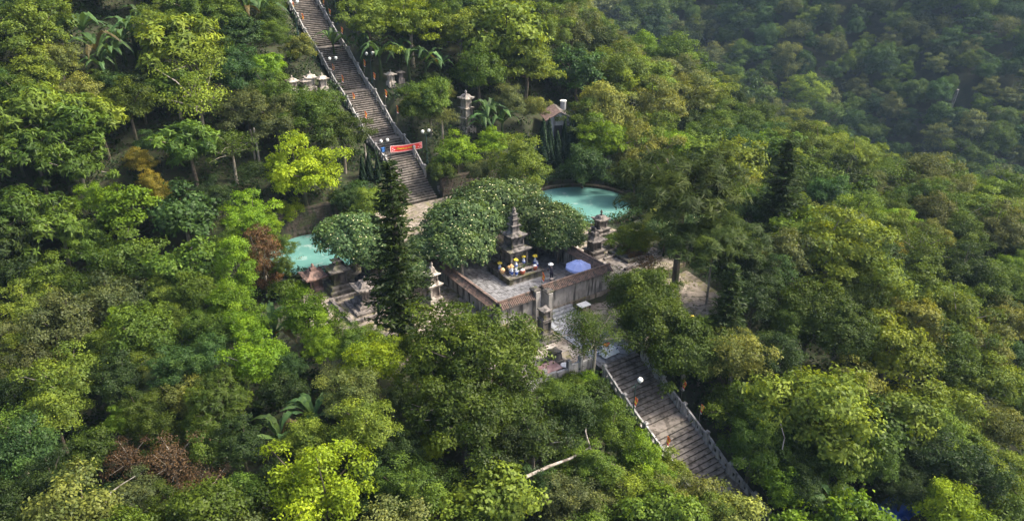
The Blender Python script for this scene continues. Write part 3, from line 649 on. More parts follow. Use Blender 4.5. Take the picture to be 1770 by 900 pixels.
for xx, zz in ((.3, .5), (.5, .3), (.28, .22), (BL - .3, .55), (BL - .55, .3), (BL - .25, .25)):
    mb.lathe([(.02, -.02), (.1, 0), (.02, .02)], 8, (xx, -.02 + .03 * math.sin(xx * 3), zz + bdz * xx / BL - .10 * math.sin(math.pi * xx / BL)))
tag(mb.obj('ornament', M['white'], bn), kind='stuff')
for (q, xx, nm) in ((q0, -.04, 'a'), (q1, BL + .04, 'b')):
    g = gz(q.x, q.y); MB().tube([(xx, 0, g - q0.z - .3), (xx, 0, q.z - q0.z + BH + .1)], [.04, .035], 6).obj('pole', M['lampgreen'], bn)
bx = thing('blue_box', 'small blue metal box fixed on the lamp post beside the banner', 'box', plant_at(662, 257, 2.8) + Vector((0, 0, 2.6)), RZ)
MB().box((0, 0, 0), (.42, .3, .42)).obj('case', M['bluebox'], bx); MB().box((0, 0, .235), (.5, .38, .05)).obj('lid', M['bluebox'], bx)
MB().tube([(0, .1, -3.2), (0, .1, -.2)], [.04, .04], 6).obj('post', M['lampgreen'], bx)
# umbrella
um = thing('parasol', 'big pale blue parasol open behind the tall courtyard wall', 'parasol', W(-4.6, 3.7, 0.07), .3)
R = 1.2; h0 = 1.95; N = 8
for k in range(N):
    a0, a1 = 2 * math.pi * k / N, 2 * math.pi * (k + 1) / N; mb = MB(); pts = []
    for (r, z) in ((0.03, h0 + .58), (R * .5, h0 + .40), (R * .97, h0 + .04), (R, h0 - .14)):
        for q in (0, .5, 1):
            a = a0 + (a1 - a0) * q; rr = r * (1 - .05 * (q == .5)); pts.append((rr * math.cos(a), rr * math.sin(a), z - .03 * (q == .5)))
    fs = []
    for i in range(3):
        for j in range(2): p = i * 3 + j; fs.append((p, p + 1, p + 4, p + 3))
    mb.add(pts, fs); mb.obj('canopy_panel', M['blue'], um)
MB().tube([(0, 0, 0), (0, 0, h0 + .68)], [.025, .02], 6).obj('pole', M['white'], um); MB().lathe([(.28, 0), (.28, .12), (.08, .2)], 10).obj('base', M['greywall'], um)
# bench
x, y, z = on_hill(771, 325, .4)
be = thing('stone_bench', 'pale stone bench beside the foot of the upper stairs', 'bench', (x, y, 0.0), RZ)
MB().box((0, 0, .42), (2.0, .45, .09)).obj('seat', M['stupa_pale'], be); MB().box((0, .28, .72), (2.0, .1, .4)).obj('backrest', M['stupa_pale'], be)
for sx in (-.75, .75): MB().box((sx, 0.02, .18), (.2, .4, .38)).obj('leg', M['stupa'], be)
# small terrace things
def slab_table(name, label, cat, s, t, sz, h, mat, rz=0, legmat=None, z=TZ + .03):
    r = thing(name, label, cat, W(s, t, z), RZ + rz)
    MB().box((0, 0, h), (sz[0], sz[1], .07)).obj('top', mat, r)
    for sx in (-1, 1):
        for sy in (-1, 1): MB().box((sx * (sz[0] / 2 - .07), sy * (sz[1] / 2 - .07), h / 2 - .02), (.07, .07, h - .03)).obj('leg', legmat or M['dark'], r)
slab_table('folding_table', 'small white table below the tall courtyard wall', 'table', -7.6, 2.0, (1.05, .75), .72, M['white'])
ps = thing('pink_slab', 'pinkish flat topped stone box behind the broken parapet', 'stone box', W(-13.5, -6.2, TZ + .03), RZ)
MB().box((0, 0, .28), (1.75, 1.1, .56)).obj('box_side', M['stupa_dark'], ps); MB().box((0, 0, .60), (1.85, 1.2, .08)).obj('lid', M['pinkslab'], ps)
bk = thing('round_basin', 'black and white round basin beside the pink slab', 'basin', W(-13.7, -4.75, TZ + .03), 0)
MB().lathe([(.2, 0), (.3, .35), (.32, .4)], 12).obj('basin', M['dark'], bk); MB().lathe([(.32, .4), (.34, .45), (.26, .46)], 12).obj('rim', M['white'], bk)
st = thing('vendor_stall', 'low stall draped in patchy white and blue cloth by the leaning tree', 'stall', W(-14.0, -.7, TZ + .06), RZ)
mb = MB(); g = random.Random(9)
for i in range(7):
    for j in range(7):
        x, y = -.75 + i * .25, -.55 + j * .183; e = max(abs(x) / .75, abs(y) / .55); mb.v.append((x, y, .72 + .05 * g.uniform(-1, 1) - (.5 if e > .95 else 0)))
mb.f = [(i * 7 + j, i * 7 + 7 + j, i * 7 + 8 + j, i * 7 + j + 1) for i in range(6) for j in range(6)]; mb.m = [0] * 36
mb.obj('cloth', M['patched'], st)
for sx in (-.6, .6):
    for sy in (-.4, .4): MB().box((sx, sy, .33), (.06, .06, .66)).obj('leg', M['dark'], st)
MB().box((-.1, .2, .84), (.25, .35, .14)).obj('goods', M['orange'], st); MB().box((.2, .25, .82), (.18, .2, .12)).obj('goods', M['red'], st)
slab_table('red_table', 'dull red square tarpaulin table under the low round trees', 'table', -15.2, 5.6, (1.3, 1.1), .8, M['redtarp'], .4, None, gst(-15.2, 5.6) + .05)
# house
hx, hy, _ = on_hill(962, 222, 1.0); hz = gz(hx, hy)
ho = thing('small_house', 'small grey house with brown sheet roof half hidden by cypresses', 'house', (hx, hy, hz), math.radians(10))
MB().box((0, 0, 1.3), (3.0, 3.6, 3.2)).obj('wall', M['greywall'], ho)
for sd in (-1, 1):
    rf = MB()
    for k in range(16):
        y0 = -2.1 + k * .27; zr = .05 * (k % 2); y1 = y0 + .27; zr1 = .05 * ((k + 1) % 2)
        rf.add([(sd * 2.0, y0, 2.65 + zr), (sd * 2.0, y1, 2.65 + zr1), (0, y1, 3.75 + zr1), (0, y0, 3.75 + zr), (sd * 2.0, y0, 2.58 + zr), (sd * 2.0, y1, 2.58 + zr1), (0, y1, 3.68 + zr1), (0, y0, 3.68 + zr)], [(0, 1, 2, 3), (7, 6, 5, 4), (0, 4, 5, 1), (3, 2, 6, 7), (0, 3, 7, 4), (1, 5, 6, 2)])
    tag(rf.obj('roof', M['roofbrown'] if sd < 0 else M['stupa'], ho), kind=None)
mb = MB(); mb.add([(-1.5, -1.8, 2.9), (1.5, -1.8, 2.9), (0, -1.8, 3.68), (-1.5, 1.8, 2.9), (1.5, 1.8, 2.9), (0, 1.8, 3.68)], [(0, 1, 2), (3, 5, 4), (0, 2, 5, 3), (1, 4, 5, 2), (0, 3, 4, 1)]); mb.obj('gable', M['greywall'], ho)
MB().box((-.2, -1.84, .95), (1.1, .12, 1.9)).obj('door', M['dark'], ho); MB().box((1.0, -1.83, 1.5), (.55, .08, .7)).obj('window', M['dark'], ho)
MB().lathe([(.42, 0), (.42, 1.1)], 14, (1.1, 1.2, 3.2)).obj('water_tank', M['greywall'], ho); MB().lathe([(.46, 0), (.46, .1), (.1, .2)], 14, (1.1, 1.2, 4.3)).obj('tank_lid', M['globe'], ho)
pc = sheet('house_path', [(18.3, 14.5), (17.5, 17.2), (19.5, 18.0), (22.5, 19.6), (23.5, 18.8), (20.5, 16.3)], gst(19.5, 17) - .35, gst(19.5, 17) + .06, M['paving']); tag(pc, kind='structure')

# ---------------------------------------------------------------- people
def person(label, loc, rz, cloth, hat, lean=0.0):
    root = thing('person', label, 'person', loc, rz)
    V = []; E = []; Rr = []
    def j(p, r, par=None):
        V.append(p); Rr.append(r)
        if par is not None: E.append((par, len(V) - 1))
        return len(V) - 1
    L = lean
    pel = j((0, 0, .86), .135); ch = j((0, -.10 * L, 1.12), .13, pel); nk0 = j((0, -.25 * L, 1.33), .12, ch); nk = j((0, -.3 * L, 1.42), .05, nk0)
    h1 = j((0, -.36 * L - .01, 1.50), .085, nk); j((0, -.38 * L, 1.60), .085, h1); j((0, -.38 * L - .105, 1.53), .018, h1)
    for sd in (-1, 1):
        k = j((sd * .09, 0, .80), .095, pel); k2 = j((sd * .1, -.03, .45), .065, k); k3 = j((sd * .1, .02, .08), .042, k2); j((sd * .1, -.16, .04), .035, k3)
        a = j((sd * .18, -.25 * L, 1.31), .055, nk0); a2 = j((sd * .23, -.14 - .25 * L, 1.08), .042, a); a3 = j((sd * .15, -.36 - .25 * L, 1.05), .03, a2)
        pm = j((sd * .14, -.43 - .25 * L, 1.05), .03, a3)
        for q, (dx, ln) in enumerate(((-.03, .07), (-.01, .085), (.01, .08), (.03, .06))): j((sd * .14 + dx, -.43 - .25 * L - ln, 1.045), .009, pm)
        j((sd * .14 - sd * .05, -.43 - .25 * L - .02, 1.06), .01, pm)
    me = bpy.data.meshes.new('body'); me.from_pydata(V, E, []); o = link('body', me, root); me.materials.append(cloth); me.materials.append(M['skin'])
    md = o.modifiers.new('skin', 'SKIN')
    for i, r in enumerate(Rr): me.skin_vertices[0].data[i].radius = (r, r)
    me.skin_vertices[0].data[0].use_root = True
    sb = o.modifiers.new('sub', 'SUBSURF'); sb.levels = sb.render_levels = 1
    dg = bpy.context.evaluated_depsgraph_get(); ev = o.evaluated_get(dg); nm = bpy.data.meshes.new_from_object(ev); o.modifiers.clear(); o.data = nm; nm.materials.clear(); nm.materials.append(cloth); nm.materials.append(M['skin'])
    for p in nm.polygons:
        c = p.center; p.material_index = 1 if (c.z > 1.40 or (c.y < -.37 - .25 * L and .95 < c.z < 1.2)) else 0; p.use_smooth = True
    MB().lathe([(.1, 1.49), (.105, 1.58), (.09, 1.66), (.03, 1.7)], 10, (0, -.37 * L + .02, 0)).obj('hair', M['hair'], root)
    MB().lathe([(.26, 1.64), (.14, 1.74), (.02, 1.82)], 14, (0, -.38 * L, 0)).obj('hat', hat, root)
person('person in dark clothes with white hat leaning towards the altar', W(-2.6, 2.25, .07), RZ + math.pi * .95, M['cloth_dark'], M['white'], .6)
_p = plant_at(1196, 549, 1.6)
person('person in blue jacket and yellow hat beneath the pine', _p, 1.0, M['cloth_blue'], M['yellow'], .1)

# ---------------------------------------------------------------- vegetation: leaf-built prototypes
R0 = 3.5
def unit(a): return a / np.maximum(np.linalg.norm(a, axis=-1, keepdims=True), 1e-6)
def leaf_mesh(name, C, N, L, Wd, tone, mats, mi=None, T=None, fold=0.18):
    n = len(C); N = unit(N)
    if T is None: T = NR.normal(size=(n, 3))
    T = unit(T - N * np.sum(T * N, 1, keepdims=True)); B = np.cross(N, T)
    L = np.broadcast_to(L, (n,))[:, None]; Wd = np.broadcast_to(Wd, (n,))[:, None]
    V = np.empty((n, 4, 3), np.float32)
    V[:, 0] = C - T * L * .5; V[:, 2] = C + T * L * .5 - N * L * .12
    V[:, 1] = C + B * Wd * .5 + N * Wd * fold; V[:, 3] = C - B * Wd * .5 + N * Wd * fold
    me = bpy.data.meshes.new(name); me.vertices.add(n * 4); me.vertices.foreach_set('co', V.ravel())
    me.loops.add(n * 4); me.loops.foreach_set('vertex_index', np.arange(n * 4, dtype=np.int32))
    me.polygons.add(n); me.polygons.foreach_set('loop_start', np.arange(0, n * 4, 4, dtype=np.int32)); me.polygons.foreach_set('loop_total', np.full(n, 4, np.int32))
    for m in mats: me.materials.append(m)
    if mi is not None: me.polygons.foreach_set('material_index', mi.astype(np.int32))
    a = me.attributes.new('tone', 'FLOAT', 'FACE'); a.data.foreach_set('value', np.clip(tone, 0, 1).astype(np.float32))
    me.update(calc_edges=True); return me
def fib(n, zmin, seed):
    g = np.random.default_rng(seed); k = np.arange(n) + .5; z = 1 - (1 - zmin) * k / n; z = np.clip(z + g.normal(0, .06, n), -1, 1)
    a = k * 2.39996 + g.normal(0, .25, n); r = np.sqrt(np.maximum(1 - z * z, 0)); return np.stack([r * np.cos(a), r * np.sin(a), z], -1)
def crown(kind, seed):
    g = np.random.default_rng(seed)
    P = dict(nl=40, lr=.25, subs=21, lv=15, ls=.235, asp=.55, zr=.95, flat=.7, zmin=-.45, cl=.06, rad=(.38, .98), out=.4)
    P.update({
        'dense': {}, 'fine': dict(ls=.20, lv=17, nl=46, lr=.23, subs=21), 'whorl': dict(nl=44, lr=.24, subs=10, lv=11, ls=.62, asp=.27, flat=.5, cl=.0, zr=.8),
        'layer': dict(nl=40, lr=.29, subs=24, lv=12, ls=.25, flat=.26, zr=.95, cl=.05, rad=(.35, 1.0)),
        'clump': dict(nl=58, lr=.215, subs=28, lv=13, ls=.19, flat=.9, cl=.05, rad=(.6, .86), zr=.85, out=.8),
        'bigleaf': dict(nl=36, lr=.25, subs=18, lv=8, ls=.40, asp=.62, cl=.08), 'dome': dict(nl=46, lr=.23, subs=26, lv=9, ls=.30, asp=.45, zr=.62, zmin=-.15, cl=.05, rad=(.72, .82), out=.9),
        'cloud': dict(nl=56, lr=.235, subs=26, lv=13, ls=.19, flat=.48, zr=.72, cl=.045, rad=(.45, .98), out=.6), 'airy': dict(nl=22, lr=.26, subs=12, lv=12, ls=.22, cl=.10, flat=.5, rad=(.35, .95), out=.3), 'pine': dict(nl=46, lr=.20, subs=12, lv=26, ls=.50, asp=.10, flat=.55, cl=.0, rad=(.3, .95), zr=.7),
        'sparse': dict(nl=12, lr=.3, subs=9, lv=7, ls=.30, cl=.10, flat=.5, rad=(.5, .95), out=.2), 'shrub': dict(nl=16, lr=.42, subs=22, lv=11, ls=.30, zr=.8, zmin=.0, rad=(.35, .65)),
        'vine': dict(nl=34, lr=.30, subs=26, lv=11, ls=.26, zr=2.2, zmin=-.9, rad=(.62, .75), flat=1.2),
        'plume': dict(nl=44, lr=.25, subs=18, lv=15, ls=.42, asp=.16, flat=.7, cl=.0, rad=(.55, .86)),
    }[kind])
    d = fib(P['nl'], P['zmin'], seed); lob = d * g.uniform(*P['rad'], (P['nl'], 1)); lob = np.concatenate([lob, g.normal(0, .16, (3, 3))])
    if kind not in ('dome', 'vine'):                                   # uneven outline: pull some lobes out, one side in
        lob *= (1 + .20 * np.sin(np.arctan2(lob[:, 1], lob[:, 0]) * (2 + seed % 2) + seed) + .13 * g.normal(size=len(lob)))[:, None]
    lob[:, 2] *= P['zr']; nl = len(lob); lrs = P['lr'] * g.uniform(.75, 1.25, nl); ltone = g.normal(0, .16, nl)
    sd = unit(g.normal(size=(nl, P['subs'], 3))); sd[..., 2] = np.where(sd[..., 2] < -.25, -sd[..., 2] * g.choice([1, -.6], sd.shape[:2], p=[.8, .2]), sd[..., 2])
    sub = lob[:, None] + sd * np.array([1, 1, P['flat']]) * (lrs[:, None, None] * g.uniform(.72, 1.06, (nl, P['subs'], 1)))
    outd = unit(sub / np.array([1, 1, P['zr']]) + 1e-5); nrm = unit(sd * .9 + outd * P['out'] + np.array([0, 0, .55]))
    sub = sub.reshape(-1, 3) * R0; nrm = nrm.reshape(-1, 3); st = np.repeat(ltone, P['subs']) + g.normal(0, .10, len(sub))
    lv = P['lv']; C = np.repeat(sub, lv, 0); N = np.repeat(nrm, lv, 0); tone = np.repeat(st, lv) + .5 + g.normal(0, .10, len(C)); T = None
    ls = P['ls'] * g.uniform(.7, 1.3, len(C))
    if kind in ('whorl', 'plume', 'pine'):                            # rosettes: leaves radiate from the twig end
        T = unit(g.normal(size=C.shape) + (N * .7 if kind != 'whorl' else N * .12)); up = N.copy()
        C = C + T * ls[:, None] * .5 - (np.array([0, 0, .10]) if kind == 'whorl' else 0); N = unit(up + g.normal(0, .35, C.shape))
    else:
        C = C + g.normal(0, P['cl'] * R0, C.shape) * np.array([1, 1, .7]); N = N + g.normal(0, .38, N.shape)
    mats = [M['leaf']]; mi = None; asp = np.full(len(C), P['asp'])
    if kind == 'dome':
        nf = 300; q = g.choice(len(sub), nf); mi = np.concatenate([np.zeros(len(C)), np.ones(nf)])
        C = np.concatenate([C, sub[q] + nrm[q] * .16]); N = np.concatenate([N, nrm[q]]); ls = np.concatenate([ls, NR.uniform(.09, .15, nf)]); tone = np.concatenate([tone, np.full(nf, .5)]); asp = np.concatenate([asp, np.full(nf, .8)]); mats.append(M['petal'])
    me = leaf_mesh('crown', C, N, ls, ls * asp, tone, mats, mi, T)
    return me, lob * R0
def trunk_mesh(lob, seed, bark, thick=.2, nlimb=14, drop=11.5, lean=0.0):
    g = random.Random(seed); mb = MB(); fork = Vector((g.uniform(-.3, .3), g.uniform(-.3, .3), -1.6))
    mb.tube([(-lean, 0, -drop), (fork.x * .3 - lean * .3, fork.y * .6, -4.5), fork, Vector((0, 0, .3))], [thick * 1.35, thick * 1.1, thick * .9, thick * .45], 7)
    idx = list(range(len(lob))); g.shuffle(idx)
    for i in idx[:nlimb]:
        e = Vector(lob[i]); st = fork + (Vector((0, 0, .3)) - fork) * g.uniform(0, .9); m = st.lerp(e, .5) + Vector((g.uniform(-.3, .3), g.uniform(-.3, .3), g.uniform(-.1, .5)))
        mb.tube([st, m, e, e + (e - m) * .35], [thick * .5, thick * .3, thick * .16, .015], 5)
    return mb.mesh('trunk', bark)
PROTO = {}
def proto(kind, i=0):
    key = (kind, i)
    if key not in PROTO:
        sd = 11 + 37 * i + sum(map(ord, kind)); me, lob = crown(kind, sd)
        nl = {'airy': 22, 'sparse': 12, 'pine': 26, 'whorl': 20, 'shrub': 6, 'vine': 4}.get(kind, 12)
        tm = trunk_mesh(lob, sd, M['bark_pale'] if kind in ('airy', 'sparse') or i == 1 else M['bark'], (.17 if i == 0 else .07) if kind == 'pine' else .2, nl)
        PROTO[key] = (me, tm)
    return PROTO[key]
NVAR = {'dense': 4, 'fine': 3, 'whorl': 3, 'layer': 3, 'clump': 2, 'cloud': 2, 'bigleaf': 2, 'dome': 2, 'airy': 2, 'pine': 2, 'sparse': 2, 'shrub': 2, 'vine': 2, 'plume': 2}
# custom conifers
def conifer_mesh(seed, H=13.0, Rb=2.6, step=.42):
    g = np.random.default_rng(seed); C = []; N = []; T = []; L = []; z = H; tone = []
    while z > .8:
        f = (H - z) / H; gap = g.random() < .12; r = (.55 if gap else 1) * Rb * (.16 + .84 * min(1, f * 1.5) ** .8) * g.uniform(.82, 1.12); nb = 7
        for b in range(nb):
            a = 2 * math.pi * (b + g.uniform(-.35, .35)) / nb + z * 2.1; rr = r * (g.uniform(.62, 1.15) if g.random() > .14 else .35); nk = max(5, int(rr * 9)); bt = g.normal(0, .1)
            for k in range(nk):
                q = (k + .6) / nk
                for m in range(3):
                    sw = g.normal(0, .16 + .10 * q); C.append((math.cos(a) * rr * q - math.sin(a) * sw, math.sin(a) * rr * q + math.cos(a) * sw, z + .28 * q * q * rr - .16 * q * rr + g.normal(0, .05)))
                    N.append((g.normal(0, .45), g.normal(0, .45), 1)); th = a + g.uniform(-1, 1); T.append((math.cos(th), math.sin(th), .25)); L.append(g.uniform(.3, .55)); tone.append(.5 + bt + g.normal(0, .15))
        z -= step * g.uniform(.85, 1.2)
    L = np.array(L); me = leaf_mesh('crown', np.array(C), np.array(N), L, L * .34, np.array(tone), [M['leaf']], None, np.array(T)); tm = MB().tube([(0, 0, -1), (0.05, 0, H * .5), (0, 0, H)], [.3, .2, .04], 8).mesh('trunk', M['bark']); return me, tm
def cypress_mesh(seed, H=4.6, Rb=.75):
    g = np.random.default_rng(seed); n = 5200; z = H * (1 - g.random(n) ** .62); f = z / H; r = Rb * np.minimum(1, f * 5 + .5) * (1 - f) ** .72 * g.uniform(.82, 1.05, n); a = g.random(n) * 6.283
    r *= 1 + .16 * np.sin(a * 5 + z * 2.2); C = np.stack([r * np.cos(a), r * np.sin(a), z], -1); N = np.stack([np.cos(a), np.sin(a), np.full(n, .4)], -1) + g.normal(0, .4, (n, 3)); T = np.stack([np.cos(a) * .3, np.sin(a) * .3, np.ones(n)], -1) + g.normal(0, .3, (n, 3))
    L = g.uniform(.14, .26, n); me = leaf_mesh('crown', C, N, L, L * .5, .5 + g.normal(0, .16, n), [M['leaf']], None, T); return me, MB().tube([(0, 0, -.5), (0, 0, H * .9)], [.09, .02], 6).mesh('trunk', M['bark'])
CON = [conifer_mesh(5), conifer_mesh(8, 12, 2.3, .40)]; CYP = [cypress_mesh(3), cypress_mesh(4, 4.2, .62)]

# ---------------------------------------------------------------- colours and words
COLS = {  # linear albedo, words
 'dk': ((.028, .050, .012), 'dark green'), 'bl': ((.038, .080, .021), 'blue green'), 'md': ((.066, .112, .015), 'mid green'), 'ol': ((.050, .080, .010), 'olive green'),
 'lt': ((.115, .165, .022), 'light green'), 'br': ((.115, .200, .012), 'bright green'), 'yg': ((.185, .255, .012), 'yellow green'), 'pl': ((.130, .155, .036), 'pale green'),
 'pn': ((.042, .066, .013), 'dull green'), 'fr': ((.078, .130, .048), 'grey green'), 'ye': ((.115, .160, .018), 'yellowish'), 'or': ((.165, .150, .020), 'orange yellow'), 'bn': ((.085, .055, .030), 'brown leaved'), 'gr': ((.086, .108, .036), 'greyish green')}
FORM = {'dense': 'bushy', 'fine': 'small leaved', 'whorl': 'rosette leaved', 'layer': 'layered', 'clump': 'clumpy round', 'cloud': 'spreading tiered', 'bigleaf': 'large leaved', 'dome': 'white flowered dome shaped', 'airy': 'open crowned', 'pine': 'needle leaved', 'sparse': 'thin leaved', 'shrub': 'low', 'vine': 'vine smothered', 'plume': 'feathery'}
MARKS = [(590, 120, 'the upper staircase'), (520, 30, 'the top of the stairs'), (702, 254, 'the red banner'), (532, 145, 'the white shrines'), (806, 190, 'the pale hillside stupa'), (968, 200, 'the brown roofed house'), (1030, 352, 'the round pond'), (545, 445, 'the smaller pond'), (610, 525, 'the square plinth stupa'), (897, 430, 'the stone tower'), (1000, 462, 'the blue parasol'), (1110, 440, 'the courtyard corner'), (960, 600, 'the flagstone terrace'), (1150, 720, 'the lower staircase'), (1240, 820, 'the foot of lower stairs'), (965, 798, 'the fallen pale trunk'), (450, 450, 'the brown vine column'), (1540, 885, 'the blue tarpaulin'), (185, 70, 'the uphill banana grove'), (695, 440, 'the tall dark conifer'), (1185, 420, 'the big pine'), (1333, 310, 'the far dark conifer'), (300, 800, 'the brown vine tangle')]
ORD = ['first', 'second', 'third', 'fourth', 'fifth', 'sixth', 'seventh', 'eighth', 'ninth', 'tenth', 'eleventh', 'twelfth', 'thirteenth', 'fourteenth', 'fifteenth']
def place_words(px, py):
    d, nx, ny, nm = min((math.hypot(px - a, (py - b) * 1.2), a, b, n) for a, b, n in MARKS)
    dx, dy = px - nx, py - ny
    rel = ('rightwards' if dx > 0 else 'leftwards') if abs(dx) > abs(dy) * 1.3 else ('upwards' if dy < 0 else 'downwards')
    return d, rel, nm
def number_labels(items):
    """items: (key words, noun, px, py) -> labels that count like things outward from a landmark"""
    groups = {}; out = {}
    for i, (look, noun, px, py) in enumerate(items):
        d, rel, nm = place_words(px, py); groups.setdefault((look, noun, rel, nm), []).append((d, i))
    for (look, noun, rel, nm), L in groups.items():
        for k, (d, i) in enumerate(sorted(L)):
            out[i] = f"{look} {noun} {rel} of {nm}".replace('upwards of', 'above').replace('downwards of', 'below') if len(L) == 1 else f"{ORD[min(k, 14)]} {look} {noun} counting {rel} from {nm}"
    return out
def tint(c, j=.16):
    k = math.exp(rng.gauss(0, j)); h = rng.gauss(0, .04)
    return (min(.8, c[0] * k * (1 + h)), min(.8, c[1] * k), min(.8, c[2] * k * (1 - h)), 1)
NAMES = {'dome': ('flowering_tree', 'tree', 'flowering trees round the ponds'), 'pine': ('pine_tree', 'tree', None), 'shrub': ('shrub', 'shrub', 'shrubs on the slopes'), 'vine': ('vine_column', 'vine covered tree', 'vine smothered trees')}
TREES = []           # (x, y, ground z, hc, r, kind, colour key, px, py)
def add_tree(x, y, r, kind, ck, hc, zr=1.0, label=None):
    g = gz(x, y); px, py, f = proj(x, y, g + hc); TREES.append([x, y, g, hc, r, kind, ck, px, py, f, zr, label])
def hc_for(kind, r):
    if kind == 'shrub': return .35 * r
    if kind == 'vine': return 1.9 * r
    if kind == 'dome': return .55 * r + 1.4
    return .95 * r + 1.7
def add_px(px, py, rp, kind, ck, hc=None, zr=1.0, label=None):
    d = ray(px, py)
    for k in range(160, 4600):
        t = k * .1; p = d * t; r = rp * t / FPX; h = hc if hc is not None else hc_for(kind, r)
        if p[2] + CAM_H < gz(p[0], p[1]) + h: break
    s, t = ST(p[0], p[1]); lim = .45 * r if kind == 'shrub' else 0
    for (c0, on) in ((LT, s < -13.5), (UT, s > 21)):          # no tree grows on a stair: it stands beside the balustrade
        if on and abs(t - c0) < 2.75 + lim: t = c0 + (2.75 + lim) * (1 if t > c0 else -1)
    q = W(s, t); add_tree(q.x, q.y, r, kind, ck, h, zr, label)
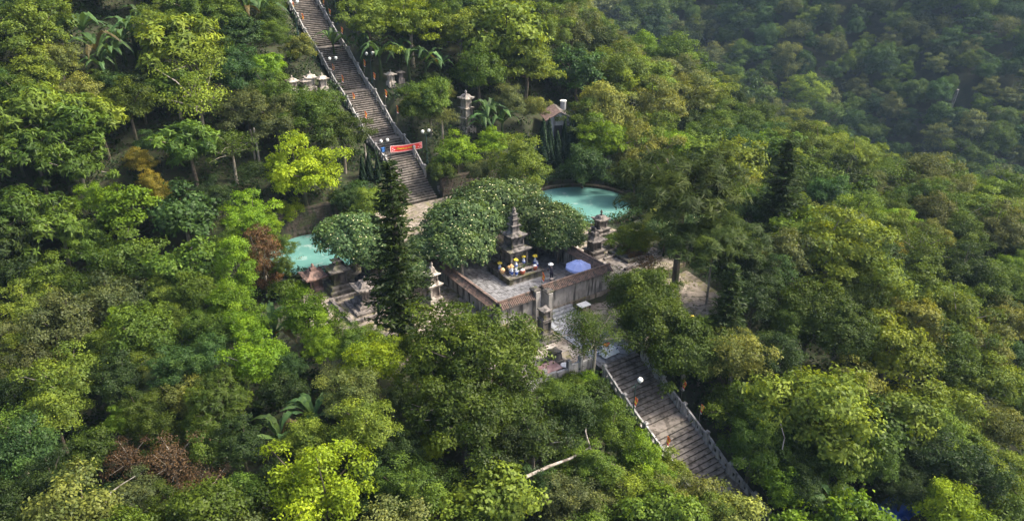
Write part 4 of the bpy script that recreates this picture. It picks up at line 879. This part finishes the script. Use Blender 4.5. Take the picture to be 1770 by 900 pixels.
SIG = """
55 60 58 dense lt|100 108 36 dense pl|60 135 46 dense lt|10 20 40 dense bl|100 8 40 bl_|30 175 40 fine md|75 195 60 whorl lt|122 225 55 whorl md|175 205 44 whorl lt|222 185 42 dense ol|200 150 24 bigleaf bl
60 265 55 whorl md|135 290 45 whorl md|20 240 40 whorl lt|310 80 66 whorl lt|272 55 40 dense lt|350 115 55 airy lt|415 62 42 layer bl|385 30 40 dense md|330 20 42 dense md|340 175 58 airy lt|300 150 40 whorl md|415 130 46 fine bl|330 250 50 whorl md|400 255 40 airy md|425 195 42 fine gr|470 170 40 fine md
240 283 26 dense or|278 345 30 fine or|262 318 24 dense or|40 362 48 whorl md|100 395 46 whorl md|10 420 45 whorl dk|165 350 34 fine br|215 372 44 bigleaf br|320 378 56 bigleaf bl|370 345 34 fine dk|215 458 58 layer md|160 420 36 dense md|30 475 44 dense dk|85 490 46 dense md|300 462 30 dense md|285 512 36 layer lt|40 545 44 dense lt|112 565 58 dense gr|215 560 34 dense br|160 510 40 dense md|340 510 40 dense md|255 560 36 bigleaf md|300 560 34 fine ol|345 575 36 fine md|390 430 30 fine md
430 382 40 dense br|385 392 24 airy gr|462 392 30 dense br|488 505 26 shrub md|484 428 26 fine md|490 462 20 fine ol|520 500 18 shrub br|548 580 24 shrub md|575 575 20 shrub gr|410 470 34 vine br|400 530 40 dense br|430 575 38 dense br|385 580 36 dense md
525 310 54 dense yg|500 370 26 dense yg|500 100 0 x|520 88 30 dense pl|462 118 34 whorl br|470 65 30 fine md|545 205 50 fine md|480 215 42 fine gr|590 235 40 fine ol|440 300 34 airy dk|630 175 0 x|500 185 24 fine md|545 188 28 fine md
62 640 44 dense gr|112 665 58 dense lt|95 715 48 dense lt|250 632 30 dense ye|310 640 44 fine bl|208 660 40 dense dk|15 670 36 layer md|270 660 26 fine gr|382 700 58 plume ol|245 712 36 fine ol|215 730 30 fine br|300 800 50 airy bn|340 850 46 airy bn|225 800 40 airy bn|270 750 40 fine ol|360 770 44 fine md|50 790 58 dense bl|95 840 50 fine dk|20 880 50 fine dk|235 860 42 dense gr|160 780 44 dense ol|420 770 40 dense dk|420 860 42 dense md|445 630 48 dense br|150 880 40 fine dk|300 880 40 fine ol|180 605 40 dense md|20 600 36 dense gr|370 620 36 fine bl
532 550 46 dense br|650 632 50 dense yg|612 690 50 fine pl|580 652 34 airy gr|560 610 30 dense br|632 750 56 fine lt|530 762 42 dense lt|555 855 78 dense yg|655 845 46 fine bl|715 850 60 fine md|745 775 30 sparse yg|490 680 36 dense dk|500 640 30 fine bl|480 830 34 fine dk|690 780 40 fine dk|600 800 36 fine dk|760 840 40 dense dk|690 700 34 fine dk
815 608 92 cloud ol|878 606 52 cloud ol|756 655 52 cloud ol|800 718 88 cloud ol|872 702 62 cloud ol|732 604 38 cloud ol
860 862 66 bigleaf lt|800 890 44 bigleaf ye|980 872 52 fine gr|920 760 56 layer dk|860 780 50 fine dk|1000 720 44 dense dk|960 690 34 dense md|1050 740 40 dense md|1108 800 42 dense br|1085 855 48 dense ye|1060 880 40 dense gr|1150 868 40 dense pl|1222 885 36 dense lt|1295 865 36 bigleaf br|1020 810 44 fine md|1080 780 36 fine md|930 850 40 fine bl|1290 780 46 fine md
1420 715 96 layer lt|1270 622 54 dense pl|1330 700 46 dense md|1315 735 50 fine md|1540 610 74 layer ye|1400 540 60 clump ol|1445 580 60 clump ol|1470 520 46 clump ol|1360 560 40 clump ol|1340 620 44 fine dk|1640 625 54 dense md|1695 660 52 layer lt|1572 725 54 bigleaf lt|1625 760 46 dense md|1722 742 46 dense pl|1722 825 52 fine ye|1640 882 56 dense yg|1585 800 44 fine dk|1500 800 46 fine md|1440 800 50 layer md|1380 830 40 fine dk|1755 690 36 dense md|1680 790 40 layer md|1330 880 36 dense br|1745 890 36 dense md|1560 850 36 fine dk
1440 440 76 layer lt|1380 415 44 bigleaf md|1510 500 60 layer lt|1570 560 60 layer pl|1640 550 56 layer lt|1690 600 46 dense pl|1530 440 28 fine or|1555 385 32 clump br|1605 410 32 dense pl|1590 470 42 dense md|1650 470 44 dense dk|1700 500 44 dense md|1740 560 40 dense pl|1755 470 34 clump br|1745 620 34 dense bl|1480 380 42 fine md|1430 345 42 dense bl|1500 325 30 fine gr|1545 300 30 fine md|1600 350 40 fine md|1650 340 36 fine gr|1695 312 40 clump br|1720 400 40 dense gr|1660 410 36 dense md|1380 360 30 fine ol|1395 165 36 clump yg|1425 205 38 dense md|1370 215 34 dense ol|1310 175 36 bigleaf md|1250 150 34 dense gr|1290 220 36 dense md|1340 230 26 dense pl|1420 265 40 fine lt|1470 280 36 plume lt|1370 290 34 dense lt|1240 215 34 fine md|1190 170 44 layer pl|1140 190 42 dense pl
870 75 62 bigleaf lt|905 115 54 layer lt|830 130 44 dense md|800 60 44 dense lt|880 20 44 dense lt|760 30 36 dense md|712 45 48 layer yg|640 40 42 dense lt|650 10 30 dense md|700 90 20 x_|745 175 40 dense md|765 205 30 airy gr|720 190 34 dense md|790 270 36 dense br|850 250 34 layer br|830 300 26 dense gr|900 290 50 fine lt|880 180 34 fine gr|925 190 26 dense pl|940 60 40 dense md|985 60 42 dense gr|1040 30 44 bigleaf gr|1000 130 40 bigleaf bl|1060 130 50 dense lt|1040 190 48 dense pl|1065 150 36 layer yg|1120 140 44 layer lt|1110 90 34 dense br|1080 60 36 dense md|1170 110 44 dense md|1150 60 30 dense gr|1230 110 34 dense gr|1050 250 44 layer br|1110 240 44 layer lt|1160 260 36 dense br|1010 290 40 dense bl|1010 225 36 dense md|1220 270 40 bigleaf lt|1270 290 44 bigleaf lt|1300 260 34 dense md|1100 310 36 plume ol|970 20 40 fine md|1120 20 44 fine md|1200 60 30 plume ol|1090 220 30 dense pl
800 396 68 dome fr|846 362 66 dome fr|928 388 62 dome fr|885 345 50 dome fr|960 395 52 dome fr|798 432 54 dome fr|965 412 42 dome fr|610 415 62 dome fr|650 440 46 dome fr|700 470 36 dome fr|1150 400 34 dome fr|1200 395 36 dome fr|745 430 40 dome fr
1115 545 40 clump ol|1215 600 40 clump ol|1028 560 42 airy ol|1085 500 30 airy ol|1100 420 34 fine ye|1120 470 36 sparse bn|640 355 34 dense lt|600 350 30 fine bl|610 380 24 dense md|680 400 0 x|1300 370 44 fine bl|1290 470 46 fine dk|1320 420 34 fine dk|1250 350 40 fine md|1060 420 20 shrub md|1040 672 22 shrub md|1012 668 20 shrub md|1066 702 20 shrub br|1088 735 20 shrub md|980 678 24 shrub md|1110 765 20 shrub br|560 598 32 dense br|610 600 36 fine md|648 596 30 fine md|690 612 26 fine ol|1075 520 24 airy ol|1105 505 26 fine ye|1130 515 22 fine ol|1090 430 22 sparse bn|1080 405 18 shrub ol|650 345 26 shrub md|620 335 26 shrub bl|590 345 22 shrub gr|760 300 26 dense md|1300 520 44 fine dk|1330 480 40 fine bl
"""
for tok in SIG.replace('\n', '|').split('|'):
    q = tok.split()
    if len(q) != 5 or float(q[2]) == 0 or q[4] not in COLS: continue
    add_px(float(q[0]), float(q[1]), float(q[2]), q[3], q[4])
# the great pine and vine columns
add_px(1185, 330, 105, 'pine', 'pn', 9.5, .75, 'great open crowned pine with thick bare trunk above the terrace')
add_px(1235, 420, 78, 'pine', 'pn', 6.0, .7, 'second pine crown with yellowish needles beside the great pine')
add_px(454, 455, 34, 'vine', 'bn', 2.6, 1.0, 'column of dry brown vines hanging over a dead tree near the smaller pond')

for (s, t, r, hc, kd, ck) in ((-15.6, LT + 2.75, 3.0, 3.4, 'clump', 'ol'), (-18.6, LT + 3.7, 2.9, 3.0, 'clump', 'ol'), (-13.0, LT + 4.2, 2.6, 3.6, 'clump', 'ol'), (-15.2, LT - 2.75, 1.9, 3.6, 'airy', 'ol'), (-27.4, LT - 3.9, 2.2, 1.8, 'dense', 'pl'), (-24.2, LT - 4.0, 1.6, 1.0, 'dense', 'ye'), (-33.0, LT - .2, 2.6, 3.1, 'dense', 'lt'), (-29.4, LT - 2.9, 2.5, 2.7, 'dense', 'pl'), (-31.6, LT + 1.6, 2.2, 2.9, 'bigleaf', 'br'), (-31.4, LT - 3.9, 2.5, 2.6, 'dense', 'pl'), (-34.5, LT + 4, 2.6, 3.4, 'bigleaf', 'br'), (-23, LT + 4.6, 2.2, 1.6, 'dense', 'md'), (-15.6, -7.2, 1.0, .5, 'shrub', 'md'), (-15.5, -5.6, 1.1, .4, 'shrub', 'md'), (-15.7, -4.2, 1.0, .5, 'shrub', 'br'), (-16.8, -6.3, 1.5, 1.0, 'shrub', 'md'), (-17.2, -4.6, 1.4, .9, 'shrub', 'dk'), (-27, LT + 5.2, 2.6, 2.4, 'fine', 'md')):
    q = W(s, t); add_tree(q.x, q.y, r, kd, ck, hc)
NSIG = len(TREES)
# keep-clear windows of the photograph: what stands there must stay in view
CLEAR = [[(495, -10), (550, -10), (615, 90), (700, 215), (748, 240), (745, 320), (765, 330), (735, 360), (700, 358), (660, 275), (600, 190), (555, 105), (505, 25)],
 [(835, 470), (880, 370), (910, 370), (930, 440), (985, 425), (1065, 455), (1065, 500), (1040, 640), (945, 675), (900, 560), (870, 520)], [(495, 405), (600, 408), (610, 470), (660, 540), (650, 580), (580, 560), (495, 480)],
 [(738, 470), (768, 470), (772, 520), (740, 522)], [(950, 318), (1040, 318), (1102, 350), (1100, 400), (1075, 460), (1010, 440), (985, 400)], [(1050, 640), (1090, 620), (1160, 660), (1282, 830), (1240, 852), (1130, 775)],
 [(942, 168), (995, 168), (995, 300), (940, 305)], [(793, 158), (822, 158), (822, 222), (795, 222)], [(525, 122), (565, 122), (565, 152), (525, 152)], [(665, 115), (700, 115), (700, 142), (665, 142)], [(1195, 500), (1150, 500), (1160, 530), (1210, 525)],
 [(905, 825), (985, 765), (1020, 690), (1030, 690), (1025, 770), (1080, 800), (1070, 812), (1000, 795)], [(430, 405), (478, 405), (478, 500), (430, 500)], [(1520, 865), (1575, 865), (1575, 900), (1520, 900)], [(1160, 360), (1200, 360), (1200, 500), (1160, 500)], [(130, 20), (250, 20), (255, 115), (140, 115)], [(615, 65), (770, 65), (770, 115), (615, 115)], [(830, 175), (885, 175), (885, 225), (830, 225)], [(440, 545), (500, 545), (500, 605), (440, 605)], [(455, 725), (510, 725), (510, 775), (455, 775)], [(520, 690), (570, 690), (560, 730), (520, 730)], [(660, 290), (730, 290), (740, 590), (665, 590)], [(620, 85), (650, 85), (650, 125), (620, 125)], [(725, 222), (752, 222), (752, 245), (725, 245)]]
def seg_d(px, py, a, b):
    vx, vy = b[0] - a[0], b[1] - a[1]; k = max(0, min(1, ((px - a[0]) * vx + (py - a[1]) * vy) / (vx * vx + vy * vy + 1e-9))); return math.hypot(px - a[0] - k * vx, py - a[1] - k * vy)
def clear_d(px, py):
    best = 1e9
    for P in CLEAR:
        ins = False; n = len(P)
        for i in range(n):
            (x1, y1), (x2, y2) = P[i], P[(i + 1) % n]; best = min(best, seg_d(px, py, P[i], P[(i + 1) % n]))
            if (y1 > py) != (y2 > py) and px < (x2 - x1) * (py - y1) / (y2 - y1) + x1: ins = not ins
        if ins: return -1
    return best
def on_built(x, y, m=0.0):
    s, t = ST(x, y)
    if -14.6 - m < s < 21.8 + m and -19 - m < t < 14.5 + m: return True
    if s >= 21 and abs(t - UT) < 2.4 + m: return True
    if s <= -14 and abs(t - LT) < 2.4 + m: return True
    for (cx, cy, r) in PONDS:
        if math.hypot(x - cx, y - cy) < r + 0.8 + m: return True
    return math.hypot(x - hx, y - hy) < 3.2 + m
# fill the slopes between the signature trees
cand = []
for x in np.arange(-95, 96, 2.3):
    for y in np.arange(18, 175, 2.3):
        cand.append((x + rng.uniform(-1, 1), y + rng.uniform(-1, 1)))
rng.shuffle(cand); pool = [('dense', 'md'), ('dense', 'lt'), ('dense', 'dk'), ('fine', 'md'), ('fine', 'dk'), ('fine', 'ol'), ('layer', 'md'), ('layer', 'lt'), ('dense', 'pl'), ('fine', 'bl'), ('dense', 'gr'), ('whorl', 'md'), ('bigleaf', 'md'), ('fine', 'gr'), ('airy', 'md'), ('dense', 'ol')]
TX = [[a[0], a[1], a[4] * (1.45 if a[4] > 2 else 1.1)] for a in TREES]; EXTRA = []
for (x, y) in cand:
    g = gz(x, y); q = x * .41 + y * .912
    if on_built(x, y, 1.2) or g < -45: continue
    px, py, f = proj(x, y, g + 3)
    if f < 18 or not (-230 < px < 2000 and -160 < py < 1080): continue
    A = np.array(TX); dd = np.hypot(A[:, 0] - x, A[:, 1] - y) / (A[:, 2] * .62 + 1.1)
    if dd.min() < 1.0: continue
    kind, ck = rng.choice(pool); r = rng.uniform(1.6, 2.9)
    if f > 95: r *= 1.25
    ok = False
    for rr in (r, r * .75, r * .55):
        hc = hc_for(kind, rr) * rng.uniform(.65, 1.0); px, py, f = proj(x, y, g + hc)
        if clear_d(px, py) > rr * FPX / f * 1.05: ok = True; break
    if not ok:
        rr = rng.uniform(.8, 1.2); kind = 'shrub'; hc = .3 * rr; px, py, f = proj(x, y, g + hc)
        if clear_d(px, py) < rr * FPX / f: continue
    TX.append([x, y, rr]); add_tree(x, y, rr, kind, ck, hc)
# the hillside across the valley
FARP = [('dense', 'md'), ('dense', 'bl'), ('fine', 'bl'), ('dense', 'gr'), ('layer', 'gr'), ('fine', 'md'), ('dense', 'dk'), ('layer', 'bl'), ('fine', 'gr'), ('airy', 'gr'), ('clump', 'md'), ('clump', 'bl')]
FX = [(0, 0, 1)]; fc = [(x + rng.uniform(-1.5, 1.5), y + rng.uniform(-1.5, 1.5)) for x in np.arange(-20, 285, 3.4) for y in np.arange(118, 330, 3.4)]; rng.shuffle(fc)
for (x, y) in fc:
    q = x * .41 + y * .912; g = gz(x, y)
    if q < 196 or g > 26: continue
    px, py, f = proj(x, y, g + 6)
    if not (880 < px < 1900 and -120 < py < 620): continue
    A = np.array(FX); r = rng.uniform(3.0, 6.0)
    if (np.hypot(A[:, 0] - x, A[:, 1] - y) / ((A[:, 2] + r) * .5)).min() < 1.0: continue
    FX.append((x, y, r)); kind, ck = rng.choice(FARP)
    if rng.random() < .02: ck = 'ye'
    add_tree(x, y, r, kind, ck, r * .9 + rng.uniform(2.5, 6.5), rng.uniform(.9, 1.35))

# ---------------------------------------------------------------- link trees: the largest 300 broadleaved ones singly, the rest as one wood
def in_frame(a): rp = a[4] * FPX / a[9]; return -rp * .4 < a[7] < 1770 + rp * .4 and -rp * .4 < a[8] < 900 + rp * .4
def is_bl(a): return a[5] not in ('dome', 'pine', 'shrub', 'vine')
vis = [a for a in TREES if in_frame(a)]
bl = sorted([a for a in vis if is_bl(a)], key=lambda a: -a[4] / a[9]); single = bl[:300]; sid = {id(a) for a in single}
rest = [a for a in TREES if is_bl(a) and id(a) not in sid] + [a for a in TREES if a[5] == 'shrub' and not in_frame(a)]
VC = {}
def variant(kind): VC[kind] = VC.get(kind, -1) + 1; return VC[kind] % NVAR[kind]
show = [b for b in TREES if (is_bl(b) and id(b) in sid) or (not is_bl(b) and in_frame(b))]
LAB = number_labels([(COLS[a[6]][1] + ' ' + FORM[a[5]], 'shrub' if a[5] == 'shrub' else 'tree', a[7], a[8]) for a in show])
for n, a in enumerate(show):
    x, y, g, hc, r, kind, ck, px, py, f, zr, label = a; nm, cat, grp = NAMES.get(kind, ('broadleaf_tree', 'tree', 'broadleaved trees of the forest'))
    i = variant(kind); cm, tm = proto(kind, i); sc = r / R0 * 1.12
    root = thing(nm, label or LAB[n], cat, (x, y, g - .1), rng.uniform(0, 6.28), grp)
    c = link('crown', cm, root, (0, 0, hc + .1)); c.scale = (sc, sc, sc * zr); c.color = tint(COLS[ck][0])
    t = link('trunk', tm, root, (0, 0, hc + .1)); t.scale = (sc, sc, max(sc * zr, (hc + .6) / 11.5))
# the rest of the wood: real tree meshes instanced on one point cloud
fk = [('dense', 0), ('dense', 1), ('dense', 2), ('fine', 0), ('fine', 1), ('layer', 0), ('layer', 1), ('clump', 0), ('airy', 0), ('bigleaf', 0), ('whorl', 0), ('shrub', 0)]
fcol = bpy.data.collections.new('wood_trees')
for i, k in enumerate(fk):
    cm, tm = proto(*k); me = cm.copy(); me.name = 'wood_crown'; me.materials.clear(); me.materials.append(M['leaf_far'])
    o = bpy.data.objects.new('wood_tree_%02d' % i, me); fcol.objects.link(o)
kidx = {}
for i, k in enumerate(fk): kidx.setdefault(k[0], []).append(i)
pm = bpy.data.meshes.new('far_wood'); pm.from_pydata([(a[0], a[1], a[2] + a[3]) for a in rest], [], [])
at = pm.attributes.new('pick', 'INT', 'POINT'); at.data.foreach_set('value', [rng.choice(kidx.get(a[5], [0])) for a in rest])
at = pm.attributes.new('size', 'FLOAT_VECTOR', 'POINT'); at.data.foreach_set('vector', [v for a in rest for v in (a[4] / R0, a[4] / R0, a[4] / R0 * a[10])])
at = pm.attributes.new('turn', 'FLOAT_VECTOR', 'POINT'); at.data.foreach_set('vector', [v for a in rest for v in (0, 0, rng.uniform(0, 6.28))])
at = pm.attributes.new('tint', 'FLOAT_COLOR', 'POINT'); at.data.foreach_set('color', [v for a in rest for v in tint(COLS[a[6]][0])])
fo = tag(link('far_wood', pm), kind='stuff'); ng = bpy.data.node_groups.new('wood', 'GeometryNodeTree')
ng.interface.new_socket('Geometry', in_out='INPUT', socket_type='NodeSocketGeometry'); ng.interface.new_socket('Geometry', in_out='OUTPUT', socket_type='NodeSocketGeometry')
n = ng.nodes; l = ng.links; gi = n.new('NodeGroupInput'); go = n.new('NodeGroupOutput'); ip = n.new('GeometryNodeInstanceOnPoints'); ci = n.new('GeometryNodeCollectionInfo')
ci.inputs['Collection'].default_value = fcol; ci.inputs['Separate Children'].default_value = True; ci.inputs['Reset Children'].default_value = True
def nat(name, ty): q = n.new('GeometryNodeInputNamedAttribute'); q.data_type = ty; q.inputs['Name'].default_value = name; return q.outputs['Attribute']
l.new(gi.outputs[0], ip.inputs['Points']); l.new(ci.outputs[0], ip.inputs['Instance']); ip.inputs['Pick Instance'].default_value = True
l.new(nat('pick', 'INT'), ip.inputs['Instance Index']); l.new(nat('size', 'FLOAT_VECTOR'), ip.inputs['Scale']); l.new(nat('turn', 'FLOAT_VECTOR'), ip.inputs['Rotation'])
l.new(ip.outputs[0], go.inputs[0]); fo.modifiers.new('wood', 'NODES').node_group = ng

# conifers, cypresses
def conifer(px, py_top, py_base, i, ck, lab, name='conifer_tree', H0=13.0, wide=1.0):
    """height from the base and top rows of the tree at its own distance"""
    d = ray(px, py_base)
    for k in range(200, 4500):
        p = d * (k * .1)
        if p[2] + CAM_H < gz(p[0], p[1]): break
    g = gz(p[0], p[1]); h = 1.0
    while proj(p[0], p[1], g + h)[1] > py_top and h < 30: h += .1
    src = CON[i] if name == 'conifer_tree' else CYP[i]; root = thing(name, lab, 'tree', (p[0], p[1], g), rng.uniform(0, 6), 'dark conifers' if name == 'conifer_tree' else 'clipped cypresses')
    sc = h / H0
    for nm, me in (('crown', src[0]), ('trunk', src[1])):
        o = link(nm, me, root); o.scale = (sc * wide, sc * wide, sc)
        if nm == 'crown': o.color = tint(COLS[ck][0] if name == 'conifer_tree' else (.018, .042, .018), .08)
conifer(696, 284, 592, 0, 'dk', 'tall narrow dark conifer in front of the upper staircase foot', wide=1.0); conifer(1332, 245, 460, 1, 'dk', 'tall dark conifer beyond the great pine', H0=12, wide=1.3); conifer(1243, 462, 640, 1, 'dk', 'dark conifer standing beside the terrace sand below the pine', H0=12, wide=1.15)
for (px, t_, b_, i, w_, lab) in ((938, 205, 282, 0, 1, 'outermost of the clipped cypresses before the small house'), (948, 206, 284, 1, 1, 'second clipped cypress before the small house'), (962, 224, 288, 0, 1.05, 'shorter clipped cypress in front of the small house door'), (984, 212, 286, 0, 1, 'broad clipped cypress beside the house path'), (992, 198, 272, 1, 1, 'clipped cypress farthest beyond the house path'), (975, 205, 270, 1, .9, 'clipped cypress close to the house wall corner'), (640, 262, 310, 0, 1.1, 'clipped cypress next to the blue box lamp'), (655, 268, 314, 1, 1.1, 'clipped cypress at the balustrade end below the blue box lamp'), (577, 268, 312, 0, 1.1, 'clipped cypress above the mossy wall behind the yellow tree'), (628, 270, 312, 1, 1.0, 'clipped cypress between yellowed palm and lamp'), (450, 315, 348, 0, 1.1, 'clipped cypress in deep shade above the mossy wall')):
    conifer(px, t_, b_, i, 'dk', lab, 'cypress_tree', 4.6 if i == 0 else 4.2, w_)

# banana plants: every leaf a part
def banana_leaf(seed, L=2.4):
    g = random.Random(seed); vs = []; fs = []; n = 14
    for i in range(n + 1):
        q = i / n; x = L * (q - .12 * q * q); z = L * (.75 * q - .78 * q * q * q); w = .23 * math.sin(math.pi * min(1, .08 + q * .95)) ** .6 * (1 if q < .97 else .3) + .012
        for sd in (-1, 0, 1): vs.append((x, sd * w * (1 + g.uniform(-.3, .2)), z + (.10 * abs(sd) if q < .6 else -.06 * abs(sd))))
    for i in range(n):
        for k in range(2): p = i * 3 + k; fs.append((p, p + 3, p + 4, p + 1))
    me = bpy.data.meshes.new('leaf'); me.from_pydata(vs, [], fs); me.materials.append(M['leaf']); a = me.attributes.new('tone', 'FLOAT', 'FACE'); a.data.foreach_set('value', [g.uniform(.35, .75) for _ in fs]); return me
BLF = [banana_leaf(i) for i in range(4)]; bst = MB().tube([(0, 0, -.5), (.03, 0, 1.0), (0, 0, 1.9)], [.16, .13, .08], 7).mesh('stem', M['leaf'])
BAN = [(140, 42, 1.69), (165, 78, 1.56), (195, 92, 1.43), (226, 48, 1.56), (245, 35, 1.56), (208, 62, 1.43), (172, 108, 1.30), (425, 10, 1.56), (452, 14, 1.56), (405, 2, 1.43), (625, 78, 1.43), (655, 90, 1.43), (705, 92, 1.56), (735, 98, 1.56), (690, 78, 1.30), (760, 110, 1.30), (845, 192, 1.69), (868, 205, 1.43), (835, 210, 1.30), (472, 568, 1.25), (484, 748, 1.2), (540, 712, 1.1), (1075, 48, 1.43), (1110, 45, 1.30), (1095, 40, 1.30), (1440, 872, 1.30), (1225, 262, 1.30), (905, 45, 1.30), (1100, 80, 1.17), (575, 70, 1.30)]
BLAB = number_labels([('long leaved', 'banana plant', px, py) for px, py, sc in BAN])
for bi, (px, py, sc) in enumerate(BAN):
    hgt = 2.3 * sc; p = plant_at(px, py, hgt)
    root = thing('banana_plant', BLAB[bi], 'banana plant', p, rng.uniform(0, 6), 'banana plants')
    o = link('stem', bst, root); o.scale = (sc,) * 3; o.color = (.09, .12, .03, 1)
    for k in range(9):
        o = link('leaf', rng.choice(BLF), root, (0, 0, 1.8 * sc), k * 2.4 + rng.uniform(-.3, .3)); q = sc * rng.uniform(.75, 1.1); o.scale = (q, q, q * rng.uniform(.7, 1.5)); o.rotation_euler.y = rng.uniform(-.6, .1)
        o.color = tint((.055, .105, .036) if rng.random() > .07 else (.10, .085, .035), .2)

# undergrowth: leaves nobody could count
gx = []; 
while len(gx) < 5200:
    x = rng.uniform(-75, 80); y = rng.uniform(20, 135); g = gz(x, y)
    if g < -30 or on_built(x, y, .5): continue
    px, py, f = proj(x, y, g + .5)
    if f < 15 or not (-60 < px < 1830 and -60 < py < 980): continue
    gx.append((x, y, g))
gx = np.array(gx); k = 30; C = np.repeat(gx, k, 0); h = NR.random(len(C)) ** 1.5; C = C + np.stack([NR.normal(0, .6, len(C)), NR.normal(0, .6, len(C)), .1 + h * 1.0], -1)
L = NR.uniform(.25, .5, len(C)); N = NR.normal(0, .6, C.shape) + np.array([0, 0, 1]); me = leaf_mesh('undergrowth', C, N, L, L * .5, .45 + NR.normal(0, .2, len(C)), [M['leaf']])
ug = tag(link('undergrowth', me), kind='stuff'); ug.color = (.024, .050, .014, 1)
# hedge of low plants round the ponds and grass tufts on the terrace joints
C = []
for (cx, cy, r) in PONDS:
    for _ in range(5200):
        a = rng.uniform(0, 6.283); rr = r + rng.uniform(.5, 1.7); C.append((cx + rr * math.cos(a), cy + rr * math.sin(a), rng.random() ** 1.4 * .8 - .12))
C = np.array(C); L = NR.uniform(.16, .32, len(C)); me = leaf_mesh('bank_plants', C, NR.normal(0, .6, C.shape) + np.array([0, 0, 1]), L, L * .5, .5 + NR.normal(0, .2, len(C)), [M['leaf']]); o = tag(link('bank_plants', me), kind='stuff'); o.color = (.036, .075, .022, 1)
C = []
for _ in range(900):
    s = rng.uniform(-14, 20); t = rng.choice([-2.2, -11, -9, -16, 9, 13, 6.3, -6.5]) + rng.gauss(0, .8)
    if -6.2 < s < 7 and abs(t) < 6: continue
    c = W(s, t)
    for _ in range(7): C.append((c.x + rng.gauss(0, .13), c.y + rng.gauss(0, .13), rng.uniform(.03, .16)))
C = np.array(C); L = NR.uniform(.12, .24, len(C)); me = leaf_mesh('grass', C, NR.normal(0, .7, C.shape) + np.array([0, 0, .6]), L, L * .4, .5 + NR.normal(0, .2, len(C)), [M['leaf']]); o = tag(link('grass', me), kind='stuff'); o.color = (.09, .11, .025, 1)

# bare dead wood
def dead(label, pts, rads, name='dead_tree', twigs=()):
    root = thing(name, label, 'dead tree', pts[0]); o0 = Vector(pts[0])
    MB().tube([Vector(p) - o0 for p in pts], rads, 8).obj('trunk', M['deadwood'], root)
    for tw, rr in twigs: MB().tube([Vector(p) - o0 for p in tw], rr, 6).obj('branch', M['deadwood'], root)
def P3(px, py, hc):
    d = ray(px, py)
    for k in range(200, 4500):
        p = d * (k * .1)
        if p[2] + CAM_H < gz(p[0], p[1]) + hc: return Vector((p[0], p[1], p[2] + CAM_H))
dead('long pale bare trunk lying across the shrubs below the terrace', [P3(908, 824, 4.6), P3(950, 805, 4.4), P3(985, 792, 4.2), P3(1020, 773, 4.0)], [.11, .10, .08, .06], 'fallen_tree', [([P3(1018, 774, 4.0), P3(1040, 790, 3.8), P3(1058, 802, 3.7), P3(1078, 808, 3.6)], [.08, .06, .05, .03]), ([P3(1020, 773, 4.0), P3(1012, 745, 3.9), P3(1022, 700, 3.9)], [.06, .05, .03])])
dead('upright pale dead branch above the fallen trunk', [P3(1014, 744, 3.4), P3(1013, 725, 3.7), P3(1018, 708, 4.0), P3(1020, 694, 4.3)], [.10, .09, .07, .04], 'dead_branch')
dead('thin bent pale branch over the brown vines near the bottom edge', [P3(182, 868, 4.8), P3(192, 850, 5.0), P3(208, 838, 5.1), P3(234, 822, 5.2)], [.04, .04, .03, .02], 'dead_branch')
dead('thin pale branch standing among light leaves beside the lower stairs', [P3(1352, 776, 5.5), P3(1356, 756, 5.8), P3(1350, 735, 6.0), P3(1347, 716, 6.2)], [.035, .035, .03, .015], 'dead_branch')
dead('pale thick dead trunk on the hillside across the valley', [P3(1643, 188, 2), P3(1650, 170, 5), P3(1656, 155, 8)], [.5, .45, .35])
# pale stake-like trunks above the mossy wall
for (px, a, b, lab) in ((442, 225, 285, 'pair member of slim pale trunks above the mossy wall, outer one'), (449, 222, 288, 'pair member of slim pale trunks above the mossy wall, inner one'), (765, 196, 246, 'slim pale trunk between banner lamp and pale stupa'), (633, 250, 285, 'slim pale trunk next to the blue box lamp')):
    pt = plant_at(px, b, .3); h = 1.0
    while proj(pt.x, pt.y, pt.z + h)[1] > a and h < 9: h += .1
    dead(lab, [pt, pt + Vector((.05, 0, h * .5)), pt + Vector((0, 0, h))], [.12, .11, .09], 'bare_trunk')
# blue tarpaulin by the lower edge
tp = P3(1545, 886, 1.2); tr = thing('blue_tarpaulin', 'crumpled blue tarpaulin showing through leaves at the bottom edge', 'tarpaulin', tp, .5); mb = MB(); g5 = random.Random(4)
for i in range(11):
    for j in range(9): mb.v.append((-1.5 + i * .3, -1.1 + j * .27, .35 + .16 * g5.uniform(-1, 1) + .15 * math.sin(i * .9) + .1 * math.cos(j * 1.3)))
mb.f = [(i * 9 + j, i * 9 + 9 + j, i * 9 + 10 + j, i * 9 + j + 1) for i in range(10) for j in range(8)]; mb.m = [0] * 80; mb.obj('sheet', M['tarp'], tr)
for sx in (-1.3, 1.3): MB().tube([(sx, 0, -2), (sx, 0, .3)], [.05, .05], 6).obj('pole', M['bark'], tr)

# ---------------------------------------------------------------- air
hb = MB().box((70, 170, -4.5), (570, 514, 127)).mesh('haze', [])
hm = bpy.data.materials.new('haze_air'); hm.use_nodes = True; hm.node_tree.nodes.clear(); o_ = hm.node_tree.nodes.new('ShaderNodeOutputMaterial'); pv = hm.node_tree.nodes.new('ShaderNodeVolumePrincipled')
pv.inputs['Color'].default_value = (.50, .72, 1.0, 1); pv.inputs['Density'].default_value = HAZE_DENSITY; pv.inputs['Anisotropy'].default_value = .2
hm.node_tree.links.new(pv.outputs[0], o_.inputs['Volume']); hb.materials.append(hm); ho_ = tag(link('haze', hb), kind='stuff')
